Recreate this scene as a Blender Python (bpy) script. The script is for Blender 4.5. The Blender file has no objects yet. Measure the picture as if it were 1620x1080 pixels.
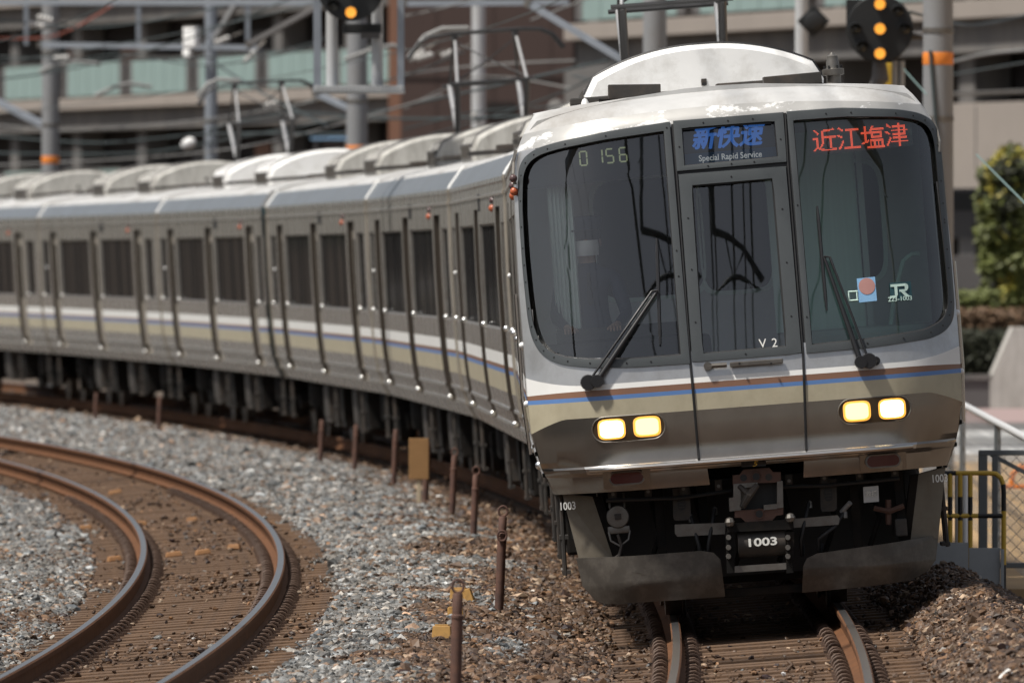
import bpy, bmesh, math, random
import numpy as np
from mathutils import Vector, Matrix, Euler
random.seed(7); rng = np.random.default_rng(7)
R_ = math.radians
scene = bpy.context.scene
COL = scene.collection

# ------------------------------------------------------------------ camera, world, sun
CAMZ = 2.42; FPX = 18000.0; HORY = 410.0
cd = bpy.data.cameras.new('camera'); cam = bpy.data.objects.new('camera', cd); COL.objects.link(cam)
cam.location = (0, 0, CAMZ); cam.rotation_euler = (math.pi/2, 0, 0)
cd.sensor_width = 36; cd.lens = 400; cd.shift_y = -(540-HORY)/1620
cd.clip_start = 1; cd.clip_end = 3000
cd.dof.use_dof = True; cd.dof.focus_distance = 77; cd.dof.aperture_fstop = 5.8
scene.camera = cam
SUN_DIR = Vector((-0.60, -0.32, 1.15)).normalized()          # towards the sun
SUN_EL = math.asin(SUN_DIR.z)
world = bpy.data.worlds.new('World'); scene.world = world; world.use_nodes = True
wn = world.node_tree.nodes; wl = world.node_tree.links
bg = wn['Background']; sky = wn.new('ShaderNodeTexSky'); sky.sky_type = 'NISHITA'; sky.sun_disc = False
sky.sun_elevation = SUN_EL; sky.sun_rotation = math.atan2(SUN_DIR.x, SUN_DIR.y)
sky.air_density = 1.0; sky.dust_density = 3.0; sky.ozone_density = 1.0
hs = wn.new('ShaderNodeHueSaturation'); hs.inputs['Saturation'].default_value = 0.45      # thin veil of cloud
wl.new(sky.outputs[0], hs.inputs['Color']); wl.new(hs.outputs[0], bg.inputs[0]); bg.inputs[1].default_value = 0.070
sd = bpy.data.lights.new('sun', 'SUN'); sun = bpy.data.objects.new('sun', sd); COL.objects.link(sun)
sd.energy = 3.7; sd.angle = R_(4.0); sd.color = (1.0, 0.95, 0.87)
sun.rotation_euler = SUN_DIR.to_track_quat('Z', 'Y').to_euler()
scene.view_settings.view_transform = 'Standard'; scene.view_settings.look = 'None'
scene.view_settings.gamma = 1.0; scene.view_settings.exposure = 0.45

# ------------------------------------------------------------------ materials
MATS = {}
def mat(name, color, rough=0.6, metal=0.0, var=0.0, scale=(1, 1, 1), nscale=4.0, bump=0.0, bscale=40.0,
        dirt=None, dirt_amt=0.0, dirt_scale=2.0, dirt_stretch=(1, 1, 1), emit=None, estr=0.0, spec=0.5, rvar=0.0, coat=0.0, dsharp=.10):
    m = bpy.data.materials.new(name); m.use_nodes = True
    n = m.node_tree.nodes; l = m.node_tree.links; p = n['Principled BSDF']
    p.inputs['Base Color'].default_value = (*color, 1); p.inputs['Roughness'].default_value = rough
    p.inputs['Metallic'].default_value = metal; p.inputs['Specular IOR Level'].default_value = spec
    if coat: p.inputs['Coat Weight'].default_value = coat; p.inputs['Coat Roughness'].default_value = 0.12
    if emit:
        p.inputs['Emission Color'].default_value = (*emit, 1); p.inputs['Emission Strength'].default_value = estr
    if var or dirt or bump or rvar:
        tc = n.new('ShaderNodeTexCoord')
    cur = None
    if var or rvar:
        mp = n.new('ShaderNodeMapping'); mp.inputs['Scale'].default_value = scale; l.new(tc.outputs['Object'], mp.inputs[0])
        nz = n.new('ShaderNodeTexNoise'); nz.inputs['Scale'].default_value = nscale; nz.inputs['Detail'].default_value = 6
        nz.inputs['Roughness'].default_value = 0.65; l.new(mp.outputs[0], nz.inputs['Vector'])
        if var:
            mr = n.new('ShaderNodeMapRange'); mr.inputs['From Min'].default_value = 0.3; mr.inputs['From Max'].default_value = 0.7
            mr.inputs['To Min'].default_value = 1-var; mr.inputs['To Max'].default_value = 1+var; l.new(nz.outputs['Fac'], mr.inputs['Value'])
            mx = n.new('ShaderNodeVectorMath'); mx.operation = 'SCALE'; mx.inputs[0].default_value = color; l.new(mr.outputs[0], mx.inputs['Scale'])
            cur = mx.outputs[0]
        if rvar:
            mr2 = n.new('ShaderNodeMapRange'); mr2.inputs['From Min'].default_value = 0.3; mr2.inputs['From Max'].default_value = 0.7
            mr2.inputs['To Min'].default_value = max(0.03, rough-rvar); mr2.inputs['To Max'].default_value = min(1, rough+rvar)
            l.new(nz.outputs['Fac'], mr2.inputs['Value']); l.new(mr2.outputs[0], p.inputs['Roughness'])
    if dirt:
        mp2 = n.new('ShaderNodeMapping'); mp2.inputs['Scale'].default_value = dirt_stretch; l.new(tc.outputs['Object'], mp2.inputs[0])
        n2 = n.new('ShaderNodeTexNoise'); n2.inputs['Scale'].default_value = dirt_scale; n2.inputs['Detail'].default_value = 8
        n2.inputs['Roughness'].default_value = 0.7; l.new(mp2.outputs[0], n2.inputs['Vector'])
        m2 = n.new('ShaderNodeMapRange'); m2.inputs['From Min'].default_value = 0.55-dsharp; m2.inputs['From Max'].default_value = 0.55+dsharp
        m2.inputs['To Min'].default_value = 0; m2.inputs['To Max'].default_value = dirt_amt; l.new(n2.outputs['Fac'], m2.inputs['Value'])
        mix = n.new('ShaderNodeMix'); mix.data_type = 'RGBA'; l.new(m2.outputs[0], mix.inputs[0])
        if cur: l.new(cur, mix.inputs[6])
        else: mix.inputs[6].default_value = (*color, 1)
        mix.inputs[7].default_value = (*dirt, 1); cur = mix.outputs[2]
    if cur: l.new(cur, p.inputs['Base Color'])
    if bump:
        nb = n.new('ShaderNodeTexNoise'); nb.inputs['Scale'].default_value = bscale; nb.inputs['Detail'].default_value = 6
        l.new(tc.outputs['Object'], nb.inputs['Vector'])
        b = n.new('ShaderNodeBump'); b.inputs['Strength'].default_value = bump; b.inputs['Distance'].default_value = 0.02
        l.new(nb.outputs['Fac'], b.inputs['Height']); l.new(b.outputs[0], p.inputs['Normal'])
    MATS[name] = m
    return m
def glass_mat(name, tint, spec_rough=0.03, ior=1.5, fmul=1.0):
    m = bpy.data.materials.new(name); m.use_nodes = True
    n = m.node_tree.nodes; l = m.node_tree.links; n.remove(n['Principled BSDF']); out = n['Material Output']
    tr = n.new('ShaderNodeBsdfTransparent'); tr.inputs[0].default_value = (*tint, 1)
    gl = n.new('ShaderNodeBsdfGlossy'); gl.inputs['Roughness'].default_value = spec_rough
    fr = n.new('ShaderNodeFresnel'); fr.inputs[0].default_value = ior
    ml = n.new('ShaderNodeMath'); ml.operation = 'MULTIPLY'; ml.inputs[1].default_value = fmul; l.new(fr.outputs[0], ml.inputs[0])
    mx = n.new('ShaderNodeMixShader'); l.new(ml.outputs[0], mx.inputs[0]); l.new(tr.outputs[0], mx.inputs[1]); l.new(gl.outputs[0], mx.inputs[2])
    l.new(mx.outputs[0], out.inputs[0]); MATS[name] = m
    return m

M = MATS
mat('stainless', (0.45, 0.435, 0.415), 0.26, 0.72, var=0.16, scale=(1.2, 1.2, 0.12), nscale=5, rvar=0.06, dirt=(0.16, 0.12, 0.09), dirt_amt=0.35, dirt_scale=3, dirt_stretch=(2, 2, .3))
mat('door_steel', (0.50, 0.455, 0.39), 0.34, 0.6, var=0.12, scale=(2, 2, .15), nscale=5, dirt=(0.2, 0.15, 0.1), dirt_amt=0.3, dirt_scale=3)
mat('front_silver', (0.52, 0.52, 0.52), 0.34, 0.75, var=0.07, scale=(1, 1, .3), nscale=4, dirt=(0.2, 0.17, 0.14), dirt_amt=0.2, dirt_scale=5)
mat('front_lower', (0.33, 0.30, 0.265), 0.22, 0.9, var=0.06, scale=(1, 1, .5), nscale=3, dirt=(0.17, 0.14, 0.12), dirt_amt=0.25, dirt_scale=3)
mat('stripe_white', (0.80, 0.80, 0.78), 0.35, var=0.04)
mat('stripe_brown', (0.24, 0.13, 0.085), 0.35, var=0.05)
mat('stripe_blue', (0.125, 0.245, 0.52), 0.35, var=0.05)
mat('stripe_tan', (0.47, 0.425, 0.31), 0.35, var=0.08, scale=(1, 1, .4), nscale=3, dirt=(0.2, 0.16, 0.1), dirt_amt=0.2, dirt_scale=4)
mat('roof_white', (0.50, 0.50, 0.495), 0.5, var=0.12, nscale=2, dirt=(0.26, 0.24, 0.215), dirt_amt=0.7, dirt_scale=1.2, dirt_stretch=(1, .3, 1))
mat('roof_front', (0.43, 0.425, 0.41), 0.38, 0.3, var=0.10, nscale=3, dirt=(0.80, 0.80, 0.79), dirt_amt=1.0, dirt_scale=3.2, dirt_stretch=(1.0, 1, 2.2), dsharp=.02)
mat('cantrail', (0.30, 0.325, 0.36), 0.30, 0.7, var=0.12, scale=(1, .2, 1), nscale=4, dirt=(0.25, 0.24, 0.23), dirt_amt=0.4)
mat('ac_white', (0.84, 0.84, 0.83), 0.45, var=0.05, nscale=2, dirt=(0.42, 0.40, 0.36), dirt_amt=0.35, dirt_scale=5)
mat('ac_grey', (0.46, 0.45, 0.42), 0.6, var=0.14, nscale=2.5, dirt=(0.16, 0.145, 0.125), dirt_amt=0.6, dirt_scale=2.5, dirt_stretch=(3, 3, .5))
mat('frame_grey', (0.055, 0.062, 0.066), 0.42, var=0.06, nscale=6)
mat('seam_black', (0.012, 0.012, 0.013), 0.5)
mat('rubber', (0.015, 0.015, 0.016), 0.55)
mat('wiper_black', (0.018, 0.018, 0.02), 0.4)
mat('underframe', (0.008, 0.0075, 0.007), 0.8, spec=0.2, var=0.3, nscale=6, dirt=(0.035, 0.024, 0.017), dirt_amt=0.4, dirt_scale=5)
mat('equip_grey', (0.033, 0.030, 0.027), 0.65, var=0.2, nscale=5, dirt=(0.10, 0.07, 0.05), dirt_amt=0.5, dirt_scale=4)
mat('pale_green', (0.74, 0.82, 0.77), 0.8, var=0.08, scale=(9, 1, .1))
mat('moulding', (0.60, 0.585, 0.56), 0.34, 0.9)
mat('rail_white', (0.62, 0.63, 0.64), 0.45)
mat('glint_bead', (0.92, 0.92, 0.90), 0.30, 1.0)  # polished beads placed to make sun glints
mat('sign_white', (0.8, 0.8, 0.78), 0.5, emit=(.8, .8, .78), estr=0.2)
mat('bright_steel', (0.62, 0.60, 0.57), 0.22, 1.0)
mat('dull_steel', (0.19, 0.18, 0.165), 0.45, 0.7, var=0.15, nscale=8, dirt=(0.12, 0.09, 0.07), dirt_amt=0.5, dirt_scale=9)
mat('plough', (0.082, 0.072, 0.062), 0.42, 0.35, var=0.14, nscale=3, dirt=(0.20, 0.18, 0.155), dirt_amt=0.35, dirt_scale=6, bump=0.05)
mat('stanchion', (0.17, 0.148, 0.115), 0.5, 0.3, var=0.12, nscale=4, dirt=(0.12, 0.09, 0.06), dirt_amt=0.4, dirt_scale=6)
mat('rust_red', (0.105, 0.052, 0.036), 0.7, var=0.15, nscale=9, dirt=(0.05, 0.035, 0.03), dirt_amt=0.5, dirt_scale=9)
def dark_glass():
    m = bpy.data.materials.new('dark_glass'); m.use_nodes = True; n = m.node_tree.nodes; l = m.node_tree.links; n.remove(n['Principled BSDF'])
    tc = n.new('ShaderNodeTexCoord'); mp = n.new('ShaderNodeMapping'); mp.inputs['Scale'].default_value = (.1, 3.0, .05); l.new(tc.outputs['Object'], mp.inputs[0])
    nz = n.new('ShaderNodeTexNoise'); nz.inputs['Scale'].default_value = 2.5; nz.inputs['Detail'].default_value = 5; l.new(mp.outputs[0], nz.inputs['Vector'])
    mr = n.new('ShaderNodeMapRange'); mr.inputs['From Min'].default_value = .36; mr.inputs['From Max'].default_value = .68; mr.inputs['To Min'].default_value = .03; mr.inputs['To Max'].default_value = .30; l.new(nz.outputs['Fac'], mr.inputs['Value'])  # vertical reflection streaks painted into the gloss share
    df = n.new('ShaderNodeBsdfDiffuse'); df.inputs[0].default_value = (.012, .012, .013, 1); gl = n.new('ShaderNodeBsdfGlossy'); gl.inputs['Roughness'].default_value = .08
    mx = n.new('ShaderNodeMixShader'); l.new(mr.outputs[0], mx.inputs[0]); l.new(df.outputs[0], mx.inputs[1]); l.new(gl.outputs[0], mx.inputs[2]); l.new(mx.outputs[0], n['Material Output'].inputs[0]); MATS['dark_glass'] = m
dark_glass()
mat('jamb', (0.07, 0.058, 0.048), 0.45, 0.6)
glass_mat('windscreen', (0.82, 0.85, 0.84), 0.02, 1.5, 3.4)
glass_mat('windscreen_teal', (0.70, 0.87, 0.81), 0.02, 1.5, 3.0)
mat('interior_grey', (0.46, 0.465, 0.47), 0.6, var=0.05)
mat('interior_dark', (0.03, 0.03, 0.03), 0.7)
mat('interior_pale', (0.55, 0.66, 0.62), 0.7, var=0.06, scale=(8, 1, .2))
mat('white_text', (0.82, 0.82, 0.78), 0.5)
mat('lens_red', (0.075, 0.018, 0.015), 0.2)
mat('lamp_housing', (0.09, 0.06, 0.035), 0.3, 0.5)
mat('lamp_white', (0.8, 0.7, 0.5), 0.3, emit=(1.0, 0.80, 0.42), estr=7.0)
mat('lamp_yellow', (0.8, 0.6, 0.3), 0.3, emit=(1.0, 0.60, 0.15), estr=2.6)
mat('led_red', (0.5, 0.05, 0.02), 0.4, emit=(1.0, 0.10, 0.05), estr=1.25)
mat('lamp_rim', (0.5, 0.3, 0.1), 0.3, emit=(1.0, 0.42, 0.05), estr=0.85)
mat('led_off', (0.10, 0.115, 0.115), 0.6)
mat('sign_blue', (0.05, 0.17, 0.52), 0.5, emit=(0.06, 0.2, 0.62), estr=0.3)
mat('sign_band', (0.03, 0.085, 0.16), 0.5)
mat('sign_back', (0.05, 0.048, 0.046), 0.5)
mat('digit_green', (0.34, 0.37, 0.22), 0.5, emit=(0.45, 0.5, 0.28), estr=0.25)
mat('teal_dark', (0.02, 0.07, 0.085), 0.5)
mat('sticker_mint', (0.55, 0.72, 0.66), 0.5)
mat('sticker_blue', (0.22, 0.42, 0.66), 0.5)
mat('sticker_pink', (0.42, 0.22, 0.20), 0.5)
mat('amber_dome', (0.42, 0.10, 0.04), 0.25)
mat('dark_dome', (0.10, 0.06, 0.06), 0.2)
mat('yellow_paint', (0.62, 0.40, 0.05), 0.5)
mat('rail_side', (0.105, 0.046, 0.020), 0.8, spec=.25, var=0.2, nscale=12, dirt=(0.18, 0.076, 0.030), dirt_amt=0.5, dirt_scale=6)
mat('rail_top', (0.34, 0.335, 0.34), 0.30, 1.0, var=0.08, nscale=2)
mat('clip_rust', (0.075, 0.043, 0.028), 0.7)
mat('sleeper', (0.110, 0.062, 0.033), 0.9, var=0.3, nscale=7, dirt=(0.06, 0.04, 0.03), dirt_amt=0.6, dirt_scale=9, bump=0.3)
mat('post_rust', (0.085, 0.045, 0.035), 0.75, var=0.3, nscale=6, dirt=(0.16, 0.07, 0.04), dirt_amt=0.6, dirt_scale=6)
mat('ochre', (0.40, 0.22, 0.055), 0.65, var=0.15, nscale=9, dirt=(0.16, 0.09, 0.03), dirt_amt=0.5, dirt_scale=12)
mat('ochre_sign', (0.30, 0.165, 0.065), 0.6, var=0.1, nscale=6)
mat('pale_wood', (0.48, 0.40, 0.28), 0.7, var=0.1)
mat('wood_block', (0.36, 0.18, 0.075), 0.75, var=0.4, nscale=14, dirt=(0.10, 0.06, 0.03), dirt_amt=0.6, dirt_scale=12)
mat('pole_grey', (0.205, 0.21, 0.218), 0.65, var=0.06, scale=(1, 1, .2), nscale=3, dirt=(0.18, 0.17, 0.16), dirt_amt=0.4)
mat('pole_white', (0.42, 0.43, 0.44), 0.6, var=0.1, dirt=(0.3, 0.28, 0.26), dirt_amt=0.4)
mat('steel_blue', (0.24, 0.265, 0.30), 0.5, 0.3, var=0.1)
mat('orange_band', (0.72, 0.22, 0.03), 0.55)
mat('signal_black', (0.010, 0.011, 0.012), 0.55)
mat('signal_amber', (0.8, 0.35, 0.05), 0.4, emit=(1.0, 0.40, 0.055), estr=0.85)
mat('signal_off', (0.035, 0.037, 0.036), 0.25)
mat('wire', (0.04, 0.055, 0.058), 0.6)
mat('wire_pale', (0.20, 0.20, 0.195), 0.5)
mat('wire_red', (0.35, 0.10, 0.06), 0.5)
mat('rope_teal', (0.14, 0.21, 0.20), 0.6)
mat('insulator', (0.48, 0.47, 0.45), 0.3)
mat('white_box', (0.85, 0.85, 0.84), 0.5)
mat('panto_black', (0.02, 0.02, 0.022), 0.5)
mat('panto_silver', (0.50, 0.50, 0.50), 0.4, 0.6)
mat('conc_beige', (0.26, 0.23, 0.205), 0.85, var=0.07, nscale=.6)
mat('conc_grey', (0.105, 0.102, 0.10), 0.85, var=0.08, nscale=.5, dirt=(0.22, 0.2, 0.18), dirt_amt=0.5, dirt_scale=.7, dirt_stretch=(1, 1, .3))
mat('conc_dark', (0.10, 0.095, 0.095), 0.85, var=0.1, nscale=.5)
mat('conc_wall', (0.46, 0.45, 0.42), 0.9, var=0.12, nscale=1.5, dirt=(0.2, 0.19, 0.16), dirt_amt=0.6, dirt_scale=1.2, dirt_stretch=(2, 2, .25))
mat('glass_teal', (0.25, 0.34, 0.33), 0.25, var=0.05, nscale=.8)
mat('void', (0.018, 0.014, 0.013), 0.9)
mat('brown_clad', (0.066, 0.041, 0.035), 0.7, var=0.06, nscale=.5)
mat('brown_edge', (0.22, 0.11, 0.07), 0.7)
mat('asphalt', (0.13, 0.13, 0.135), 0.9, var=0.1, nscale=1.5)
mat('kerb', (0.50, 0.50, 0.49), 0.85)
mat('pave_pink', (0.30, 0.22, 0.21), 0.9, var=0.05)
mat('sand', (0.40, 0.27, 0.14), 0.95, var=0.1, nscale=1.0, dirt=(0.3, 0.2, 0.12), dirt_amt=0.5)
mat('earth', (0.10, 0.075, 0.055), 0.95, var=0.25, nscale=3, bump=0.4, bscale=12)
mat('orange_plastic', (0.75, 0.22, 0.02), 0.5)
mat('galv', (0.36, 0.38, 0.40), 0.45, 0.4, var=0.1)
mat('gate_grey', (0.13, 0.145, 0.155), 0.5, 0.3)
mat('leaf_yellow', (0.36, 0.31, 0.05), 0.6, var=0.35, nscale=3)
mat('leaf_green', (0.12, 0.14, 0.035), 0.6, var=0.3, nscale=3)
mat('leaf_brown', (0.13, 0.075, 0.038), 0.7, var=0.3, nscale=3)
mat('leaf_dark', (0.022, 0.026, 0.011), 0.7, var=0.3, nscale=3)
mat('bark', (0.12, 0.09, 0.065), 0.9, var=0.2, nscale=8)
mat('skin', (0.48, 0.30, 0.22), 0.5)
mat('mask_white', (0.78, 0.76, 0.74), 0.7)
mat('navy', (0.022, 0.028, 0.055), 0.7)
mat('hair', (0.012, 0.010, 0.009), 0.6)
mat('car_dark', (0.05, 0.05, 0.055), 0.25, coat=0.5)
mat('car_glass', (0.02, 0.022, 0.025), 0.1)
mat('sign_cyan', (0.25, 0.42, 0.62), 0.5)

# ------------------------------------------------------------------ helpers
class MB:
    """collects shapes of one mesh"""
    def __init__(s): s.v = []; s.f = []; s.m = []; s.mats = []
    def mi(s, m):
        if m not in s.mats: s.mats.append(m)
        return s.mats.index(m)
    def add(s, vs, fs, m):
        o = len(s.v); k = s.mi(m); s.v += [tuple(v) for v in vs]
        for f in fs: s.f.append(tuple(i+o for i in f)); s.m.append(k)
    def box(s, c, sz, m, rot=None, taper=1.0, bev=0.0):
        x, y, z = (q/2 for q in sz); c = Vector(c)
        if bev > 0:
            bm = bmesh.new(); bmesh.ops.create_cube(bm, size=1.0)
            for v in bm.verts:
                t = taper if v.co.z > 0 else 1
                v.co = Vector((v.co.x*sz[0]*t, v.co.y*sz[1]*t, v.co.z*sz[2]))
            bmesh.ops.bevel(bm, geom=bm.edges[:], offset=min(bev, min(sz)*.45), segments=2, affect='EDGES', profile=.6)
            bm.verts.index_update(); vs = [v.co.copy() for v in bm.verts]; fs = [[v.index for v in f.verts] for f in bm.faces]; bm.free()
        else:
            vs = [Vector((a*x*(taper if d > 0 else 1), b*y*(taper if d > 0 else 1), d*z)) for d in (-1, 1) for b in (-1, 1) for a in (-1, 1)]
            fs = [(0, 2, 3, 1), (4, 5, 7, 6), (0, 1, 5, 4), (2, 6, 7, 3), (0, 4, 6, 2), (1, 3, 7, 5)]
        if rot is not None:
            Rm = rot if isinstance(rot, Matrix) else Euler(rot).to_matrix()
            vs = [Rm @ v for v in vs]
        s.add([v+c for v in vs], fs, m); return s
    def tube(s, pts, r, m, n=8, caps=True):
        pts = [Vector(p) for p in pts]; rs = r if isinstance(r, (list, tuple)) else [r]*len(pts)
        vs = []; fs = []; up0 = None
        for i, p in enumerate(pts):
            t = (pts[min(i+1, len(pts)-1)]-pts[max(i-1, 0)]).normalized()
            if up0 is None: up0 = Vector((0, 0, 1)) if abs(t.z) < .9 else Vector((0, 1, 0))
            a = t.cross(up0)
            if a.length < 1e-5: a = t.cross(Vector((1, 0, 0)))
            a.normalize(); b = a.cross(t).normalized(); up0 = b
            for k in range(n):
                th = 2*math.pi*k/n; vs.append(p+(a*math.cos(th)+b*math.sin(th))*rs[i])
        for i in range(len(pts)-1):
            for k in range(n):
                k2 = (k+1) % n; fs.append((i*n+k, i*n+k2, (i+1)*n+k2, (i+1)*n+k))
        if caps: fs.append(tuple(range(n))[::-1]); fs.append(tuple(range((len(pts)-1)*n, len(pts)*n)))
        s.add(vs, fs, m); return s
    def lathe(s, c, prof, m, n=20, axis='z'):
        """prof: list of (r, h) along axis"""
        vs = []; fs = []; c = Vector(c)
        for r, h in prof:
            for k in range(n):
                th = 2*math.pi*k/n; a, b = r*math.cos(th), r*math.sin(th)
                vs.append(c+(Vector((a, b, h)) if axis == 'z' else Vector((a, h, b)) if axis == 'y' else Vector((h, a, b))))
        for i in range(len(prof)-1):
            for k in range(n):
                k2 = (k+1) % n; fs.append((i*n+k, i*n+k2, (i+1)*n+k2, (i+1)*n+k))
        fs.append(tuple(range(n))[::-1]); fs.append(tuple(range((len(prof)-1)*n, len(prof)*n)))
        s.add(vs, fs, m); return s
    def prism(s, poly, y0, y1, m, axis='y'):
        """2D polygon (x,z) extruded along y (or (y,z) along x / (x,y) along z)"""
        n = len(poly)
        def P(a, b, t): return (a, t, b) if axis == 'y' else (t, a, b) if axis == 'x' else (a, b, t)
        vs = [P(a, b, y0) for a, b in poly]+[P(a, b, y1) for a, b in poly]
        fs = [tuple(range(n)), tuple(range(n, 2*n))[::-1]]+[(i, i+n, (i+1) % n+n, (i+1) % n) for i in range(n)]
        s.add(vs, fs, m); return s
    def sphere(s, c, r, m, n=12, sc=(1, 1, 1)):
        vs = []; fs = []; c = Vector(c); h = n//2
        for i in range(1, h):
            ph = math.pi*i/h
            for k in range(n):
                th = 2*math.pi*k/n
                vs.append(c+Vector((r*sc[0]*math.sin(ph)*math.cos(th), r*sc[1]*math.sin(ph)*math.sin(th), r*sc[2]*math.cos(ph))))
        top = len(vs); vs.append(c+Vector((0, 0, r*sc[2]))); vs.append(c-Vector((0, 0, r*sc[2])))
        for i in range(h-2):
            for k in range(n):
                k2 = (k+1) % n; fs.append((i*n+k, (i+1)*n+k, (i+1)*n+k2, i*n+k2))
        for k in range(n):
            k2 = (k+1) % n; fs.append((top, k, k2)); fs.append((top+1, (h-2)*n+k2, (h-2)*n+k))
        s.add(vs, fs, m); return s
    def mesh(s, name, smooth=None):
        me = bpy.data.meshes.new(name); me.from_pydata(s.v, [], s.f)
        for m in s.mats: me.materials.append(M[m])
        me.polygons.foreach_set('material_index', s.m)
        bm = bmesh.new(); bm.from_mesh(me); bmesh.ops.recalc_face_normals(bm, faces=bm.faces); bm.to_mesh(me); bm.free()
        if smooth is not None:
            me.polygons.foreach_set('use_smooth', [True]*len(me.polygons))
            me.set_sharp_from_angle(angle=R_(smooth))
        me.update(); return me
    def build(s, name, parent=None, smooth=None, loc=None):
        o = bpy.data.objects.new(name, s.mesh(name, smooth)); COL.objects.link(o)
        if parent is not None: o.parent = parent
        if loc is not None: o.location = loc
        return o
def tag(o, label=None, cat=None, group=None, kind=None):
    if label: o['label'] = label
    if cat: o['category'] = cat
    if group: o['group'] = group
    if kind: o['kind'] = kind
    return o
def empty(name, loc=(0, 0, 0), rz=0.0):
    o = bpy.data.objects.new(name, None); COL.objects.link(o); o.location = loc; o.rotation_euler = (0, 0, rz)
    o.empty_display_size = .2
    return o
def kids(o): return [c for c in bpy.data.objects if c.parent == o]
def copy_tree(o, parent=None, index=None):
    c = o.copy(); COL.objects.link(c)
    if parent is not None: c.parent = parent
    for ch in CH.get(o.name, None) or kids(o): copy_tree(ch, c)
    return c
CH = {}
def px(x, y, d): return Vector(((x-810)/FPX*d, d, CAMZ-(y-HORY)/FPX*d))
def text_mesh(body, size, extrude=0.002, m='white_text', bold=0.0, shear=0.0, xs=1.0, align='CENTER'):
    c = bpy.data.curves.new('lettering', 'FONT'); c.body = body; c.size = size; c.extrude = extrude; c.offset = bold
    c.align_x = align; c.align_y = 'CENTER'; c.shear = shear; c.resolution_u = 3
    o = bpy.data.objects.new('lettering', c); COL.objects.link(o)
    bpy.context.view_layer.update()
    me = bpy.data.meshes.new_from_object(o.evaluated_get(bpy.context.evaluated_depsgraph_get()))
    bpy.data.objects.remove(o); bpy.data.curves.remove(c)
    for v in me.vertices: v.co.x *= xs
    me.materials.clear(); me.materials.append(M[m]); return me
def put_mesh(name, me, parent, mw):
    o = bpy.data.objects.new(name, me); COL.objects.link(o); o.parent = parent; o.matrix_local = mw; return o

# ------------------------------------------------------------------ track alignment (both tracks bend to the left going away)
RAD = 770.0; D0 = 84.0; XO = 1.70; CANT = R_(4.3); TC = math.tan(CANT)
def TLF(s):
    """offset of the left (empty) track, which bends more sharply and so drifts away"""
    s = np.asarray(s, float); xl = -2.30-527+np.sqrt(527.0**2-(s-80)**2); xr = XO-RAD+np.sqrt(RAD**2-(s-D0)**2)
    r = (xl-xr)*np.sqrt(1-((s-D0)/RAD)**2)
    return r if r.ndim else float(r)
def track(s, t=0.0):
    """point at arc position s (world distance at the tangent point = D0) and lateral offset t"""
    ph = (s-D0)/RAD
    return (XO-RAD+(RAD+t)*math.cos(ph), D0+(RAD+t)*math.sin(ph))
def gz(t, s):
    """ballast surface height against lateral offset from the right track centre"""
    def trk(q): return TC*q-.185-.04*min(1, max(0, (1.0-abs(q))/.12))
    if t > 0.95:
        e = TC*.95-.185-.02; u = t-.95
        f = .31*min(1, max(0, (89-s)/6))
        if u < .55: return e+f*math.sin(u/.55*math.pi/2)
        return e+f-(u-.55)*(.50 if u < 1.2 else .62)+(.0 if u < 1.2 else .078)
    if t > -1.0: return trk(t)
    TL = TLF(s)
    if t > TL+1.0:
        a, b = trk(-1.0), trk(1.0); f = (t-(-1.0))/(TL+1.0-(-1.0))
        return a*(1-f)+b*f+.10*math.sin(math.pi*f)
    if t > TL-1.0: return trk(t-TL)
    u = TL-1.0-t
    return trk(-1.0)+.06*math.sin(min(u, 2)*math.pi/2)-max(0, u-1.8)*.45
# ------------------------------------------------------------------ setting: ground, ballast, rails
def vnoise(x, y, seed=0):
    """cheap smooth value noise for scattering"""
    r = np.random.default_rng(seed); G = r.random((64, 64))
    xi = np.floor(x).astype(int); yi = np.floor(y).astype(int); fx = x-xi; fy = y-yi
    fx = fx*fx*(3-2*fx); fy = fy*fy*(3-2*fy)
    g = lambda a, b: G[a % 64, b % 64]
    return (g(xi, yi)*(1-fx)+g(xi+1, yi)*fx)*(1-fy)+(g(xi, yi+1)*(1-fx)+g(xi+1, yi+1)*fx)*fy
def grey_mask(t, s):
    n = vnoise(t*1.6+s*.13, s*.55, 3)+.5*vnoise(t*5, s*1.7, 4)-.75
    n2 = vnoise(t*.9, s*.25, 9)-.5
    TL = TLF(s)
    edge = -1.95+np.clip((s-85)/60, 0, 1)*.55
    a = np.clip((edge-t+n*1.3)/.45, 0, 1)*np.clip((t-(TL+.80)+n*.25)/.2, 0, 1)
    b = np.clip(((TL-.78)-t+n*.4)/.3, 0, 1)*np.clip(1.05+n2*1.8-np.clip((TL-1.65-t)/.8, 0, 1)*1.1+n*.6, 0, 1)
    return np.clip(a+b, 0, 1)
# far ground
g = MB(); g.add([(-900, -60, -.62), (900, -60, -.62), (900, 2200, -.62), (-900, 2200, -.62)], [(0, 1, 2, 3)], 'earth')
tag(g.build('ground'), kind='structure')
# ballast bed following the curve
ts = np.concatenate([np.arange(-26, -12, 1.0), np.arange(-12, -6, .25), np.arange(-6, 4.0, .125), [4.0, 4.3]]); ss = np.concatenate([np.arange(40, 130, 1.0), np.arange(130, 262, 3.0)])
vs = []; msk = []
T2, S2 = np.meshgrid(ts, ss); GM = grey_mask(T2, S2)
for i, s in enumerate(ss):
    for j, t in enumerate(ts):
        x, y = track(s, t); vs.append((x, y, max(gz(t, s), -.66))); msk.append(GM[i, j])
n = len(ts); fs = [(i*n+j, i*n+j+1, (i+1)*n+j+1, (i+1)*n+j) for i in range(len(ss)-1) for j in range(n-1)]
me = bpy.data.meshes.new('ballast_bed'); me.from_pydata(vs, [], fs)
at = me.attributes.new('tone', 'FLOAT', 'POINT'); at.data.foreach_set('value', np.array(msk, 'f'))
me.polygons.foreach_set('use_smooth', [True]*len(me.polygons))
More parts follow.
